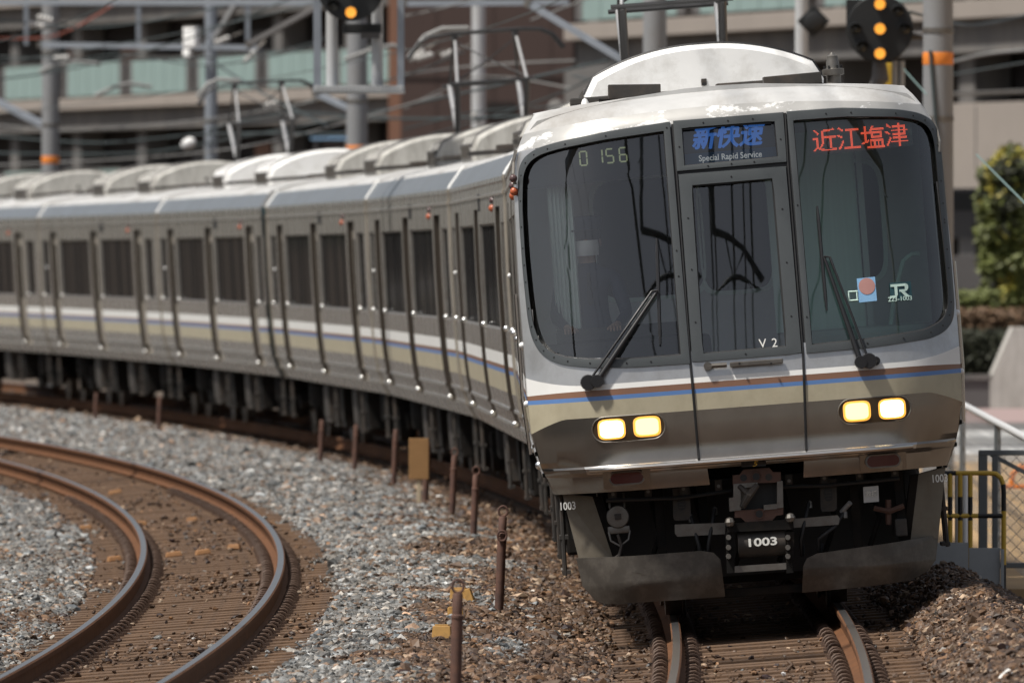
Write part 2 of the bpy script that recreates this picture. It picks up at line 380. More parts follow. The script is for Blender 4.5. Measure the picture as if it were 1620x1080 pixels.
bm_ = bpy.data.materials.new('ballast_base'); bm_.use_nodes = True; nt = bm_.node_tree; N = nt.nodes; L = nt.links
pb = N['Principled BSDF']; pb.inputs['Roughness'].default_value = .95
aa = N.new('ShaderNodeAttribute'); aa.attribute_name = 'tone'
tcn = N.new('ShaderNodeTexCoord'); vo = N.new('ShaderNodeTexVoronoi'); vo.inputs['Scale'].default_value = 22; L.new(tcn.outputs['Object'], vo.inputs['Vector'])
cr1 = N.new('ShaderNodeMix'); cr1.data_type = 'RGBA'; cr1.inputs[6].default_value = (.10, .06, .036, 1); cr1.inputs[7].default_value = (.19, .185, .175, 1)
L.new(aa.outputs['Fac'], cr1.inputs[0])
sp = N.new('ShaderNodeSeparateColor'); L.new(vo.outputs['Color'], sp.inputs[0])
mrn = N.new('ShaderNodeMapRange'); mrn.inputs['To Min'].default_value = .35; mrn.inputs['To Max'].default_value = 1.5; L.new(sp.outputs[0], mrn.inputs['Value'])
vm = N.new('ShaderNodeVectorMath'); vm.operation = 'SCALE'; L.new(cr1.outputs[2], vm.inputs[0]); L.new(mrn.outputs[0], vm.inputs['Scale'])
L.new(vm.outputs[0], pb.inputs['Base Color'])
bu = N.new('ShaderNodeBump'); bu.inputs['Strength'].default_value = 1.0; bu.inputs['Distance'].default_value = .05
L.new(sp.outputs[1], bu.inputs['Height']); L.new(bu.outputs[0], pb.inputs['Normal'])
me.materials.append(bm_); bo = bpy.data.objects.new('ballast_bed', me); COL.objects.link(bo); tag(bo, kind='structure')
# loose stones
def stone_mesh(k):
    r = random.Random(k); bm = bmesh.new(); bmesh.ops.create_icosphere(bm, subdivisions=1, radius=1.0)
    ax = (r.uniform(.8, 1.15), r.uniform(.6, .95), r.uniform(.32, .58))
    for v in bm.verts:
        f = r.uniform(.72, 1.15); v.co = Vector((v.co.x*ax[0]*f, v.co.y*ax[1]*f, v.co.z*ax[2]*f))
    me = bpy.data.meshes.new('stone'); bm.to_mesh(me); bm.free()
    return me
sm = bpy.data.materials.new('stone'); sm.use_nodes = True; nt = sm.node_tree; N = nt.nodes; L = nt.links; pb = N['Principled BSDF']
pb.inputs['Roughness'].default_value = .56; pb.inputs['Specular IOR Level'].default_value = .42
ia = N.new('ShaderNodeAttribute'); ia.attribute_type = 'INSTANCER'; ia.attribute_name = 'tint'
tcn = N.new('ShaderNodeTexCoord'); nz = N.new('ShaderNodeTexNoise'); nz.inputs['Scale'].default_value = 1.6; nz.inputs['Detail'].default_value = 4; L.new(tcn.outputs['Object'], nz.inputs['Vector'])
mrn = N.new('ShaderNodeMapRange'); mrn.inputs['From Min'].default_value = .3; mrn.inputs['From Max'].default_value = .7; mrn.inputs['To Min'].default_value = .7; mrn.inputs['To Max'].default_value = 1.25
L.new(nz.outputs['Fac'], mrn.inputs['Value']); vm = N.new('ShaderNodeVectorMath'); vm.operation = 'SCALE'
L.new(ia.outputs['Color'], vm.inputs[0]); L.new(mrn.outputs[0], vm.inputs['Scale']); L.new(vm.outputs[0], pb.inputs['Base Color'])
stones = bpy.data.collections.new('stone_kinds')
for k in range(6):
    m_ = stone_mesh(k); m_.materials.append(sm); stones.objects.link(bpy.data.objects.new('stone', m_))
def scatter(name, s0, s1, t0, t1, dens, size, seed):
    r = np.random.default_rng(seed); n = int((s1-s0)*(t1-t0)*dens)
    s = r.uniform(s0, s1, n); t = r.uniform(t0, t1, n)
    keep = np.ones(n, bool); bed = np.full(n, -9.0)
    for q, st in ((0, 0.0), (TLF(s), .3)):
        tt = t-q; inz = np.abs(tt) < 1.0
        ph = np.mod(s-st, SLP); onsl = (ph < .25)
        thin = np.where(vnoise(s*.45+st*40, tt*1.6, 12)+.25*vnoise(s*3, tt*6, 13) > .66, .62, .09)
        bed = np.where(inz & onsl, -.172+TC*tt, bed)
        keep &= ~(inz & onsl & (r.random(n) > thin*.24)) & ~(inz & ~onsl & (r.random(n) > .18+thin*.8))
        keep &= ~((np.abs(np.abs(tt)-.566) < .10))
    s, t = s[keep], t[keep]; n = len(s)
    g_ = np.clip(grey_mask(t, s)+r.normal(0, .24, n), 0, 1) > .5
    val = np.exp(r.normal(0, .5, n))
    wm = r.normal(0, .05, n); grey = np.stack([.150*val*(1+wm), .147*val, .140*val*(1-wm)], 1); grey[r.random(n) < .12] *= np.array([1.05, .72, .52])
    wm = r.normal(0, .10, n); br = np.stack([.080*val*(1+wm*.5), .046*val, .026*val*(1-wm)], 1); lt = r.random(n) < .07; br[lt] = np.array([.30, .215, .145])*val[lt, None].clip(.6, 1.3)
    tint = np.where(g_[:, None], grey, br).clip(.015, .72)
    ph = (s-D0)/RAD
    co = np.stack([XO-RAD+(RAD+t)*np.cos(ph), D0+(RAD+t)*np.sin(ph), np.maximum(np.array([gz(q, w) for q, w in zip(t, s)]), bed[keep])+r.uniform(-.006, .022, n)], 1)
    me = bpy.data.meshes.new(name); me.vertices.add(n); me.vertices.foreach_set('co', co.astype('f').ravel())
    me.attributes.new('rot', 'FLOAT_VECTOR', 'POINT').data.foreach_set('vector', np.stack([r.normal(0, .5, n), r.normal(0, .5, n), r.uniform(0, 6.28, n)], 1).astype('f').ravel())
    sc = size*np.exp(r.normal(0, .33, n))*np.where((np.abs(t) < 1) | (np.abs(t-TLF(s)) < 1), .74, 1.0); me.attributes.new('scl', 'FLOAT', 'POINT').data.foreach_set('value', sc.astype('f'))
    me.attributes.new('pick', 'INT', 'POINT').data.foreach_set('value', r.integers(0, 6, n).astype('i'))
    ca = np.ones((n, 4), 'f'); ca[:, :3] = tint; me.attributes.new('tint', 'FLOAT_COLOR', 'POINT').data.foreach_set('color', ca.ravel())
    o = bpy.data.objects.new(name, me); COL.objects.link(o); tag(o, kind='stuff')
    ng = bpy.data.node_groups.new(name, 'GeometryNodeTree'); ng.interface.new_socket('Geometry', in_out='INPUT', socket_type='NodeSocketGeometry'); ng.interface.new_socket('Geometry', in_out='OUTPUT', socket_type='NodeSocketGeometry')
    A = ng.nodes; K = ng.links; gi = A.new('NodeGroupInput'); go = A.new('NodeGroupOutput'); ip = A.new('GeometryNodeInstanceOnPoints'); ci = A.new('GeometryNodeCollectionInfo')
    ci.inputs['Collection'].default_value = stones; ci.inputs['Separate Children'].default_value = True; ci.inputs['Reset Children'].default_value = True
    def attr(nm, ty):
        q = A.new('GeometryNodeInputNamedAttribute'); q.data_type = ty; q.inputs['Name'].default_value = nm; return q.outputs['Attribute']
    ip.inputs['Pick Instance'].default_value = True
    K.new(gi.outputs[0], ip.inputs['Points']); K.new(ci.outputs[0], ip.inputs['Instance']); K.new(attr('pick', 'INT'), ip.inputs['Instance Index'])
    K.new(attr('rot', 'FLOAT_VECTOR'), ip.inputs['Rotation']); K.new(attr('scl', 'FLOAT'), ip.inputs['Scale']); K.new(ip.outputs[0], go.inputs[0])
    md = o.modifiers.new('scatter', 'NODES'); md.node_group = ng
    return o
SLP = .60
tag(scatter('ballast_stones', 56, 104, -7.6, 3.5, 880, .0265, 1), 'loose grey and rusty brown crushed stones between and beside the two tracks')
tag(scatter('ballast_stones', 104, 160, -9.0, 3.0, 330, .033, 2), 'blurred far stretch of crushed stone beside the train and left track')
tag(scatter('ballast_stones', 160, 258, -12, 3.0, 150, .045, 4), 'farthest blurred crushed stone near the left edge beside the train')
# rails
def rail(name, t, s0, s1, label, left=False):
    zc = TC*t
    prof = [(-.064, -.153), (.064, -.153), (.064, -.140), (.012, -.120), (.010, -.045), (.033, -.036), (.0335, -.010), (.024, 0.0), (-.024, 0.0), (-.0335, -.010), (-.033, -.036), (-.010, -.045), (-.012, -.120), (-.064, -.140)]
    b = MB(); ks = np.arange(s0, s1+.1, 1.0); n = len(prof); vs = []
    for s in ks:
        for a, h in prof:
            a2 = a*math.cos(CANT)-h*math.sin(CANT); h2 = h+a*TC
            x, y = track(s, t+a2+(TLF(s) if left else 0)); vs.append((x, y, zc+h2))
    side = []; top = []
    for i in range(len(ks)-1):
        for k in range(n):
            f = (i*n+k, i*n+(k+1) % n, (i+1)*n+(k+1) % n, (i+1)*n+k)
            (top if k == 7 else side).append(f)
    b.add(vs, side, 'rail_side'); k = b.mi('rail_top')
    for f in top: b.f.append(f); b.m.append(k)
    b.f.append(tuple(range(n))); b.m.append(0)
    o = b.build(name); tag(o, label, 'rail', 'running rails of the two curved tracks'); return o
rail('rail', -.566, 40, 262, 'left rail of the track the train runs on')
rail('rail', .566, 40, 262, 'right rail of the track the train runs on')
rail('rail', -.566, 40, 262, 'left rail of the empty curved track', True)
rail('rail', .566, 40, 262, 'right rail of the empty curved track', True)
# sleepers with rail clips
sb = MB(); sb.box((0, 0, -.09), (2.0, .23, .18), 'sleeper', bev=.012)
sl0 = sb.mesh('sleeper', 35)
cb = MB(); cb.tube([(math.cos(a)*.045-.0, 0, math.sin(a)*.042+.0) for a in np.linspace(-.3, math.pi+.3, 8)], .011, 'clip_rust', 6); cb.box((0, .0, -.012), (.11, .10, .03), 'clip_rust')
cl0 = cb.mesh('rail_clip', 40)
first = None
for q, st, s0, s1, clip, words in ((0.0, 0.0, 54, 100, 92, 'brown sleeper under the rails ahead of the train'), (1, .3, 54, 150, 125, 'dusty brown sleeper in the empty curved track')):
    k = 0; s = math.ceil(s0/SLP)*SLP+st
    while s < s1:
        x, y = track(s+.115, TLF(s) if q else 0)
        o = bpy.data.objects.new('sleeper', sl0); COL.objects.link(o); o.location = (x, y, -.17+random.uniform(-.004, .004))
        o.rotation_euler = (0, -CANT, ((s-80)/527 if q else (s-D0)/RAD)+random.uniform(-.012, .012))
        tag(o, words, 'sleeper', 'sleepers of the train track' if q == 0 else 'sleepers of the empty track')
        if s < clip:
            for a in (-.566-.105, -.566+.105, .566-.105, .566+.105):
                c = bpy.data.objects.new('rail_clip', cl0); COL.objects.link(c); c.parent = o; c.location = (a, 0, .015); c.rotation_euler = (0, 0, random.uniform(-.1, .1)+.25)
        s += SLP
# marker posts: rusty pipes with an eye at the top
POSTS = [((719, 940, 63.0), 0, 0, True, 'rusty pipe post nearest the camera with a ring on top'), ((788, 818, 81.0), 0, 0, True, 'tall rusty post with two rings beside the train nose'),
         ((748, 752, 104.0), 0, 0, True, 'rusty post standing just left of the train skirt'), ((714, 722, 112.0), 0, 0, True, 'slightly leaning rusty post with an eye bolt on top'),
         ((672, 700, 119.0), 0, 0, False, 'rusty post standing right behind the ochre sign plate'), ((622, 680, 128.0), 0, 0, False, 'rusty post just left of the ochre sign plate'),
         ((560, 672, 137.5), 0, 0, False, 'rusty post second to the left of the ochre sign plate'), ((506, 665, 142.5), 0, 0, False, 'leaning rusty post third to the left of the ochre sign plate'),
         ((250, 628, 168.0), 0, 0, False, 'far blurred rusty post left of the leaning one'), ((150, 622, 182.0), 0, 0, False, 'farthest blurred rusty post near the left edge')]
for s, t, h, ring, lab in POSTS:
    x, y = (s[0]-810)/FPX*s[2], s[2]; t = math.hypot(x-(XO-RAD), y-D0)-RAD; z0 = gz(t, y)-.12; h = CAMZ-(s[1]-HORY)/FPX*y-z0-.12; b = MB()
    b.lathe((0, 0, 0), [(.032, 0), (.032, h-.13+.12), (.036, h-.13+.12), (.036, h-.115+.12), (.029, h-.11+.12), (.029, h+.12), (.024, h+.128)], 'post_rust', 14)
    o = b.build('marker_post', smooth=40, loc=(x, y, z0)); o.rotation_euler = (R_(random.uniform(-1, 1)), R_(2.4 if 'rusty pipe' not in lab else 1.3), 0); tag(o, lab, 'post', 'rusty marker posts beside the train track')
    if ring:
        for zz in ([h+.12+.045] if 'two' not in lab else [h+.12+.045, h-.11+.10]):
            r2 = MB(); r2.tube([(math.cos(a)*.032, -.0 if zz > h else -.045, zz+math.sin(a)*.036) for a in np.linspace(0, 2*math.pi, 17)], .008, 'post_rust', 6, caps=False); r2.build('ring', o, smooth=60)
# ochre plate sign on a pale stake
p = px(663, 812, 118.0); b = MB(); z0 = gz(-1.6, 118); root = empty('track_sign', (p.x, 117.6, z0)); tag(root, 'blank ochre metal plate on a pale wooden stake', 'sign')
MB().box((0, 0, .14), (.045, .045, .55), 'pale_wood', bev=.006).build('stake', root)
MB().box((0, -.03, .52), (.205, .012, .425), 'ochre_sign', bev=.005).build('plate', root)
# ochre track hardware between the tracks
for k, (qx, qy, d, w, h, lab) in enumerate([(720, 911, 84.5, .10, .03, 'thin ochre strip lying behind the bigger ochre bracket'), (727, 938, 82.5, .14, .11, 'ochre bracket with folded wing behind the nearest post'), (721, 975, 79, .11, .09, 'ochre tab half hidden by the nearest post'),
                                            (699, 1034, 74.4, .13, .10, 'squared ochre block left of the nearest post'), (629, 816, 107, .10, .03, 'flat ochre chip among grey stones, upper one'), (619, 795, 111, .07, .03, 'small flat ochre chip farthest up the stones'), (671, 846, 99, .10, .02, 'thin ochre sliver in the stones right of the chips')]):
    P = px(qx, qy, d); b = MB()
    t_ = math.hypot(P.x-(XO-RAD), P.y-D0)-RAD
    b.box((0, 0, h/2), (w, .09, h), 'ochre', taper=.88, bev=.006)
    if k == 1: b.box((.075, .0, .05), (.05, .10, .12), 'ochre', rot=(0, -.35, 0), bev=.006)
    if k in (1, 3): b.box((0, .0, h+.004), (w*.7, .07, .014), 'ochre', bev=.004)
    o = b.build('ochre_bracket', loc=(P.x, P.y, gz(t_, P.y)+.0)); o.rotation_euler = (R_(-8), R_(-5+4*k % 7), R_(random.uniform(-12, 12))); tag(o, lab, 'bracket', 'ochre fittings in the ballast')
# wooden wedges on the empty track
for k, (qx, qy, d) in enumerate([(136, 806, 112), (181, 851, 100), (222, 803, 112), (304, 798, 112), (275, 850, 100), (321, 849, 100), (371, 839, 101), (391, 788, 113), (655/3.6, 560+670/3.6, 126)]):
    P = px(qx, qy, d); t_ = math.hypot(P.x-(XO-RAD), P.y-D0)-RAD
    o = MB().box((0, 0, .018), (random.uniform(.11, .16), .09, .042), 'wood_block', rot=(0, random.uniform(-.12, .12), 0), taper=.82, bev=.007).build('wooden_wedge', loc=(P.x, P.y, max(gz(t_, P.y), -.172+TC*(t_-TLF(P.y)) if abs(t_-TLF(P.y)) < 1.3 else -9)+.008))
    o.rotation_euler = (0, -CANT, R_(random.uniform(-16, 16)))
    tag(o, ['orange wooden wedge left of the inner rail, upper one', 'orange wooden wedge left of the inner rail, lower one', 'orange wedge beside the inner rail inside the track, upper row', 'tilted orange wedge near the outer rail, upper row',
            'orange wedge beside the inner rail, lower row', 'middle orange wedge of the lower row', 'orange wedge next to the outer rail, lower row', 'dark red wedge outside the outer rail', 'farthest blurred orange wedge between the rails'][k], 'wedge', 'wooden wedges along the empty track')
# ------------------------------------------------------------------ train cars
PROF = [(.90, 1.335), (.96, 1.362), (1.04, 1.396), (1.045, 1.416), (1.07, 1.416), (1.075, 1.408), (1.19, 1.438), (1.195, 1.458), (1.22, 1.458), (1.225, 1.447), (1.36, 1.463),
        (1.53, 1.472), (1.565, 1.474), (1.60, 1.475), (1.71, 1.476), (1.91, 1.477), (2.40, 1.472), (2.86, 1.458), (3.00, 1.452), (3.095, 1.448), (3.10, 1.462), (3.122, 1.462), (3.127, 1.447), (3.20, 1.443), (3.215, 1.452), (3.255, 1.444)]
TOPP = [(3.255, 1.444), (3.30, 1.415), (3.44, 1.30), (3.47, 1.27), (3.53, .98), (3.585, .60), (3.615, .25), (3.62, 0.0)]
PV = np.array([p[0] for p in PROF]); PU = np.array([p[1] for p in PROF])
def U(v): return float(np.interp(v, PV, PU))
def stripe(v):
    if 1.043 < v < 1.072 or 1.193 < v < 1.222 or 3.099 < v < 3.124: return 'moulding'
    return ('stripe_tan' if 1.36 < v < 1.53 else 'stripe_blue' if 1.53 < v < 1.565 else 'stripe_brown' if 1.565 < v < 1.60 else 'stripe_white' if 1.60 < v < 1.71 else 'stainless')
DOORS = (2.75, 9.85, 16.95); DW = .65
def layout(cab):
    wins = [(3.72, 8.88), (10.82, 15.98), (17.95, 19.15)]
    wins.insert(0, (1.05, 1.75) if cab else (.55, 1.75))
    return wins
CARL = 19.55
def side_grid(b, sg, cab, yfront, y1):
    """one side skin with openings; yfront(v) gives the first column"""
    wins = layout(cab); ys = {0.0, y1}
    for d in DOORS: ys |= {d-DW, d+DW}
    for a, c in wins: ys |= {a, c}
    ys = sorted(ys); extra = []
    for a, c in zip(ys, ys[1:]):
        k = max(1, int((c-a)/1.2)); extra += [a+(c-a)*i/k for i in range(k)]
    ys = extra+[y1]; nv = len(PROF); vs = []
    for i, y in enumerate(ys):
        for v, u in PROF: vs.append((sg*u, yfront(v) if i == 0 else y, v))
    groups = {}
    for i in range(len(ys)-1):
        ym = (ys[i]+ys[i+1])/2
        if i == 0 and cab: ym = ys[1]-.01
        for k in range(nv-1):
            vm = (PROF[k][0]+PROF[k+1][0])/2
            if any(abs(ym-d) < DW for d in DOORS) and 1.045 < vm < 3.0: continue
            if any(a < ym < c for a, c in wins) and 1.91 < vm < 2.86: continue
            groups.setdefault(stripe(vm), []).append((i*nv+k, (i+1)*nv+k, (i+1)*nv+k+1, i*nv+k+1))
    for m, fs in groups.items(): b.add(vs, fs, m)
def door_parts(root, sg, d):
    rec = .062; vsl = [p for p in PROF if 1.045 <= p[0] <= 3.0]; b = MB()
    # returns (jambs) and leaf
    fr = []
    for y in (d-DW, d+DW):
        vs = []; n = len(vsl)
        for v, u in vsl: vs += [(sg*u, y, v), (sg*(u-rec-.02), y, v)]
        b.add(vs, [(2*i, 2*i+1, 2*i+3, 2*i+2) for i in range(n-1)], 'jamb')
    b.add([(sg*U(3.0), d-DW, 3.0), (sg*U(3.0), d+DW, 3.0), (sg*(U(3.0)-rec-.02), d+DW, 3.0), (sg*(U(3.0)-rec-.02), d-DW, 3.0)], [(0, 1, 2, 3)], 'seam_black')
    b.add([(sg*U(1.045), d-DW, 1.045), (sg*U(1.045), d+DW, 1.045), (sg*(U(1.045)-rec-.02), d+DW, 1.045), (sg*(U(1.045)-rec-.02), d-DW, 1.045)], [(0, 1, 2, 3)], 'bright_steel')
    ycols = [d-DW, d-.52, d-.14, d-.012, d+.012, d+.14, d+.52, d+DW]; vsr = sorted({v for v, u in vsl} | {1.85, 2.78})
    vs = []; n = len(vsr)
    for y in ycols:
        for v in vsr: vs.append((sg*(U(v)-rec-(.012 if d-.02 < y < d+.02 else 0)), y, v))
    st = []; gl = []; sm_ = []
    for i in range(len(ycols)-1):
        for k in range(n-1):
            f = (i*n+k, (i+1)*n+k, (i+1)*n+k+1, i*n+k+1); vm = (vsr[k]+vsr[k+1])/2
            (gl if i in (1, 5) and 1.85 < vm < 2.78 else sm_ if i == 3 else st).append(f)
    b.add(vs, st, 'door_steel'); b.add(vs, sm_, 'seam_black')
    o = b.build('side_door', root, 30)
    for part in (gl[:len(gl)//2], gl[len(gl)//2:]):
        ids = sorted({i for f in part for i in f}); mp_ = {i: q for q, i in enumerate(ids)}
        gb = MB(); gb.add([vs[i] for i in ids], [tuple(mp_[i] for i in f) for f in part], 'dark_glass'); gb.build('door_glass', o)
    hb = MB(); hb.sphere((sg*(U(1.07)+.002), d+DW-.05, 1.075), .031, 'glint_bead', 10); hb.build('door_glint_bead', o, 60)  # bead added as the sun glint at the door's lower corner
def window_part(root, sg, a, c):
    b = MB(); ui, uo = U(2.4)-.03, U(2.4)
    rect = lambda y0, y1, v0, v1, dy: [(sg*(U(v0)-dy), y0, v0), (sg*(U(v0)-dy), y1, v0), (sg*(U(v1)-dy), y1, v1), (sg*(U(v1)-dy), y0, v1)]
    o_, i_ = rect(a, c, 1.91, 2.86, 0), rect(a+.02, c-.02, 1.93, 2.84, .032)
    b.add(o_+i_, [(0, 1, 5, 4), (1, 2, 6, 5), (2, 3, 7, 6), (3, 0, 4, 7)], 'dull_steel')
    w = b.build('side_window', root)
    g_ = MB(); npan = 2 if c-a > 3 else 1
    for k in range(npan):
        y0 = a+.02+(c-a-.04)*k/npan; y1 = a+.02+(c-a-.04)*(k+1)/npan-(.05 if k < npan-1 else 0)
        g_.add(rect(y0, y1, 1.93, 2.84, .03), [(0, 1, 2, 3)], 'windscreen' if c < 1.8 and a > 1 else 'dark_glass')
        if k < npan-1: g_.add(rect(y1, y1+.05, 1.93, 2.84, .024), [(0, 1, 2, 3)], 'rubber')
    g_.build('pane', w)
    s_ = MB(); s_.sphere((sg*(U(1.93)+.004), c-.06, 1.935), .028, 'glint_bead', 10); s_.build('window_glint_bead', w, 60)  # bead standing in for the sun glint on the window sill
def ac_unit(root, y0, ln, m, name='air_conditioner'):
    # arched cross-section box with vents at the end and black rear edge
    hw = .875; arch = []
    for k in range(25):
        a = -1+2*k/24; x = hw*a; z = 3.77+.22*(1-abs(a)**2.2)
        if abs(a) > .92: z -= .09*((abs(a)-.92)/.08)**2
        arch.append((x, z))
    poly = [(-hw+.02, 3.50)]+arch+[(hw-.02, 3.50)]; b = MB(); n = len(poly); vs = []
    for (y, k, dz) in ((y0+.04, .97, -.025), (y0, 1, -.0), (y0+.12, 1.0, .012), (y0+ln-.12, 1.0, .012), (y0+ln, 1, 0), (y0+ln+.04, .97, -.025)):
        vs += [(x*k, y if k == 1 else y-.08*(1 if y > y0+1 else -1)*0, z+dz if z > 3.6 else z) for x, z in poly]
    vs[:n] = [(x*.965, y0-.035, z-.028 if z > 3.6 else z) for x, z in poly]; vs[5*n:] = [(x*.965, y0+ln+.035, z-.028 if z > 3.6 else z) for x, z in poly]
    fs = [tuple(range(n)), tuple(range(5*n, 6*n))]
    for r in range(5):
        fs += [(r*n+k, r*n+k+1, (r+1)*n+k+1, (r+1)*n+k) for k in range(n-1)]
    b.add(vs, fs, m); o = b.build(name, root, 38)
    for sg in (-1, 1):
        v = MB(); v.box((sg*(hw-.008), y0+ln*.55, 3.66), (.02, ln*.8, .17), 'conc_dark', bev=.004)
        for k in range(14): v.box((sg*(hw+.004), y0+ln*.2+k*ln*.05, 3.66), (.012, .03, .14), 'dull_steel')
        v.build('side_louvre', o)
    e = MB()
    for k in range(24): # thin dark sealing edge over the arch
        pass
    e.tube([(x*1.002, y0+.10, z+.014) for x, z in arch], .011, 'seam_black', 6); e.build('edge_seal', o, 60)
    for q in (.27, .5, .73):
        e = MB(); e.tube([(x*1.001, y0+ln*q, z+.013) for x, z in arch], .006, 'conc_dark', 5); e.build('cover_seam', o, 60)
    e = MB()
    for k in range(7):
        x, z = arch[2+k*3+(k > 3)]; e.sphere((x, y0+.03, z-.03), .012, 'dull_steel', 6)
    e.build('cover_bolts', o)
    h = MB(); h.box((.0, y0-.04, 3.72), (.04, .015, .05), 'equip_grey', bev=.004); h.lathe((0, y0-.06, 3.705), [(.014, 0), (.014, .03)], 'seam_black', 10, 'y'); h.build('lifting_lug', o)
    return o
def bogie(root, yc):
    b = MB()
    for sg in (-1, 1):
        b.prism([(yc-1.55, .50), (yc-1.35, .62), (yc-.6, .64), (yc-.4, .46), (yc+.4, .46), (yc+.6, .64), (yc+1.35, .62), (yc+1.55, .50), (yc+1.5, .42), (yc+.7, .48), (yc+.5, .32), (yc-.5, .32), (yc-.7, .48), (yc-1.5, .42)], sg*.95-.07, sg*.95+.07, 'underframe', 'x')
    b.box((0, yc, .45), (1.9, .5, .16), 'underframe', bev=.03); b.box((0, yc, .72), (1.6, .45, .35), 'underframe')
    o = b.build('bogie', root)
    for sg in (-1, 1):
        s = MB(); s.lathe((sg*.95, yc, .52), [(.26, -.0), (.28, .04), (.28, .32), (.25, .36)], 'underframe', 16); s.build('air_spring', o, 40)
        for dy in (-1.05, 1.05):
            a = MB(); a.lathe((sg*1.02, yc+dy, .43), [(.15, -.08), (.15, .06), (.11, .1), (.11, .12)], 'underframe', 16, 'x'); a.box((sg*1.02, yc+dy, .60), (.16, .22, .2), 'underframe', bev=.02); a.build('axle_box', o, 40)
    for dy in (-1.05, 1.05):
        for sg in (-1, 1):
            w = MB(); w.lathe((sg*.56, yc+dy, .43), [(.10, -.09), (.12, -.06), (.36, -.05), (.38, -.07), (.43, -.07), (.43, .045), (.455, .05), (.455, .07), (.39, .075), (.36, .04), (.12, .05), (.1, .07)] if sg < 0 else
                               [(.10, -.07), (.12, -.05), (.36, -.04), (.39, -.075), (.455, -.07), (.455, -.05), (.43, -.045), (.43, .07), (.38, .07), (.36, .05), (.12, .06), (.1, .09)], 'dull_steel', 28, 'x'); w.build('wheel', o, 35)
        x_ = MB(); x_.lathe((0, yc+dy, .43), [(.08, -.5), (.08, .5)], 'dull_steel', 12, 'x'); x_.build('axle', o)
    return o
EQ = [(5.2, 1.1, .52, 'underframe'), (6.6, .8, .45, 'underframe'), (7.7, 1.0, .56, 'equip_grey'), (9.2, 1.3, .50, 'underframe'), (10.7, .9, .58, 'underframe'), (11.9, .8, .42, 'underframe'), (13.0, 1.1, .55, 'equip_grey')]
def underside(root, cab):
    f = MB(); f.box((0, 10 if not cab else 10.2, .99), (2.5, 18.9 if not cab else 18.2, .16), 'underframe'); f.build('underframe', root)
    for k, (y, l, h, m) in enumerate(EQ):
        for sg in (-1, 1):
            if sg > 0: h2, y2 = h*.9, y+.25
            else: h2, y2 = h, y
            io = (.0, .12, .04, .2, .07, .16, .02)[k]; b = MB(); b.box((sg*(1.0-io), y2, .91-h2/2), (.52, l*.8, h2), m, bev=.02)
            b.box((sg*(1.265-io), y2, .91-h2/2), (.012, l*.8, h2*.7), m, bev=.004)
            for q in (-.3, .3): b.box((sg*(1.26-io), y2+q*l, .90), (.03, .04, .1), 'equip_grey')
            o = b.build('equipment_box', root)
    b = MB()
    for y in (4.6, 8.45, 12.45, 14.0): pass
    for sg in (-1, 1):
        for y in (.75, 5.0, 10.0, 19.1):
            s = MB(); s.tube([(sg*1.30, y, .92), (sg*1.31, y, .36)], .014, 'equip_grey', 6); s.tube([(sg*1.30, y+.28, .92), (sg*1.31, y+.28, .36)], .016, 'equip_grey', 6)
            for z in (.38, .62): s.box((sg*1.30, y+.14, z), (.06, .30, .025), 'equip_grey')
            s.build('foot_step', root)
    for yc in (3.0, 16.8): bogie(root, yc)
def pantograph(root, y):
    o = MB()
    for sg in (-1, 1): o.tube([(sg*.55, y-.95, 3.78), (sg*.55, y+.95, 3.78)], .03, 'panto_black', 8)
    for dy in (-.85, .85): o.tube([(-.6, y+dy, 3.78), (.6, y+dy, 3.78)], .03, 'panto_black', 8)
    p = o.build('pantograph', root)
    for sg in (-1, 1):
        for dy in (-.8, .8):
            s = MB(); s.lathe((sg*.5, y+dy, 3.58), [(.05, 0), (.075, .03), (.05, .06), (.075, .09), (.05, .12), (.05, .2)], 'insulator', 12); s.build('insulator', p, 40)
    for sg in (-1, 1):
        for dy, m in ((1, 'panto_black'), (-1, 'panto_silver')):
            a = MB(); a.tube([(sg*.40, y+dy*.25, 3.80), (sg*.41, y-dy*.9, 4.52)], .036 if m == 'panto_black' else .032, m, 8); a.build('lower_arm', p, 50)
            a = MB(); a.tube([(sg*.41, y-dy*.9, 4.52), (sg*.36, y-dy*.16, 5.06)], .018, 'panto_silver' if dy > 0 else 'panto_black', 8); a.build('upper_arm', p, 50)
    for dy in (-.9, .9):
        a = MB(); a.tube([(-.50, y+dy, 4.52), (.50, y+dy, 4.52)], .02, 'panto_black', 8); a.build('cross_tube', p)
    a = MB(); a.tube([(-.36, y-.15, 5.02), (.0, y-.5, 4.78), (.41, y-.86, 4.55)], .010, 'panto_black', 6); a.tube([(.36, y-.15, 5.02), (.0, y-.52, 4.78), (-.41, y-.86, 4.55)], .010, 'panto_black', 6); a.build('diagonal_stay', p)
    for dy in (-.18, .18):
        a = MB(); a.tube([(-.92, y+dy, 4.86), (-.80, y+dy, 5.03), (-.66, y+dy, 5.10), (-.4, y+dy, 5.12), (.4, y+dy, 5.12), (.66, y+dy, 5.10), (.80, y+dy, 5.03), (.92, y+dy, 4.86)], .02, 'panto_black', 8); a.build('collector_head', p, 50)
    for sg in (-1, 1):
        a = MB(); a.box((sg*.36, y, 5.07), (.06, .44, .06), 'panto_black', bev=.01); a.build('head_carrier', p)
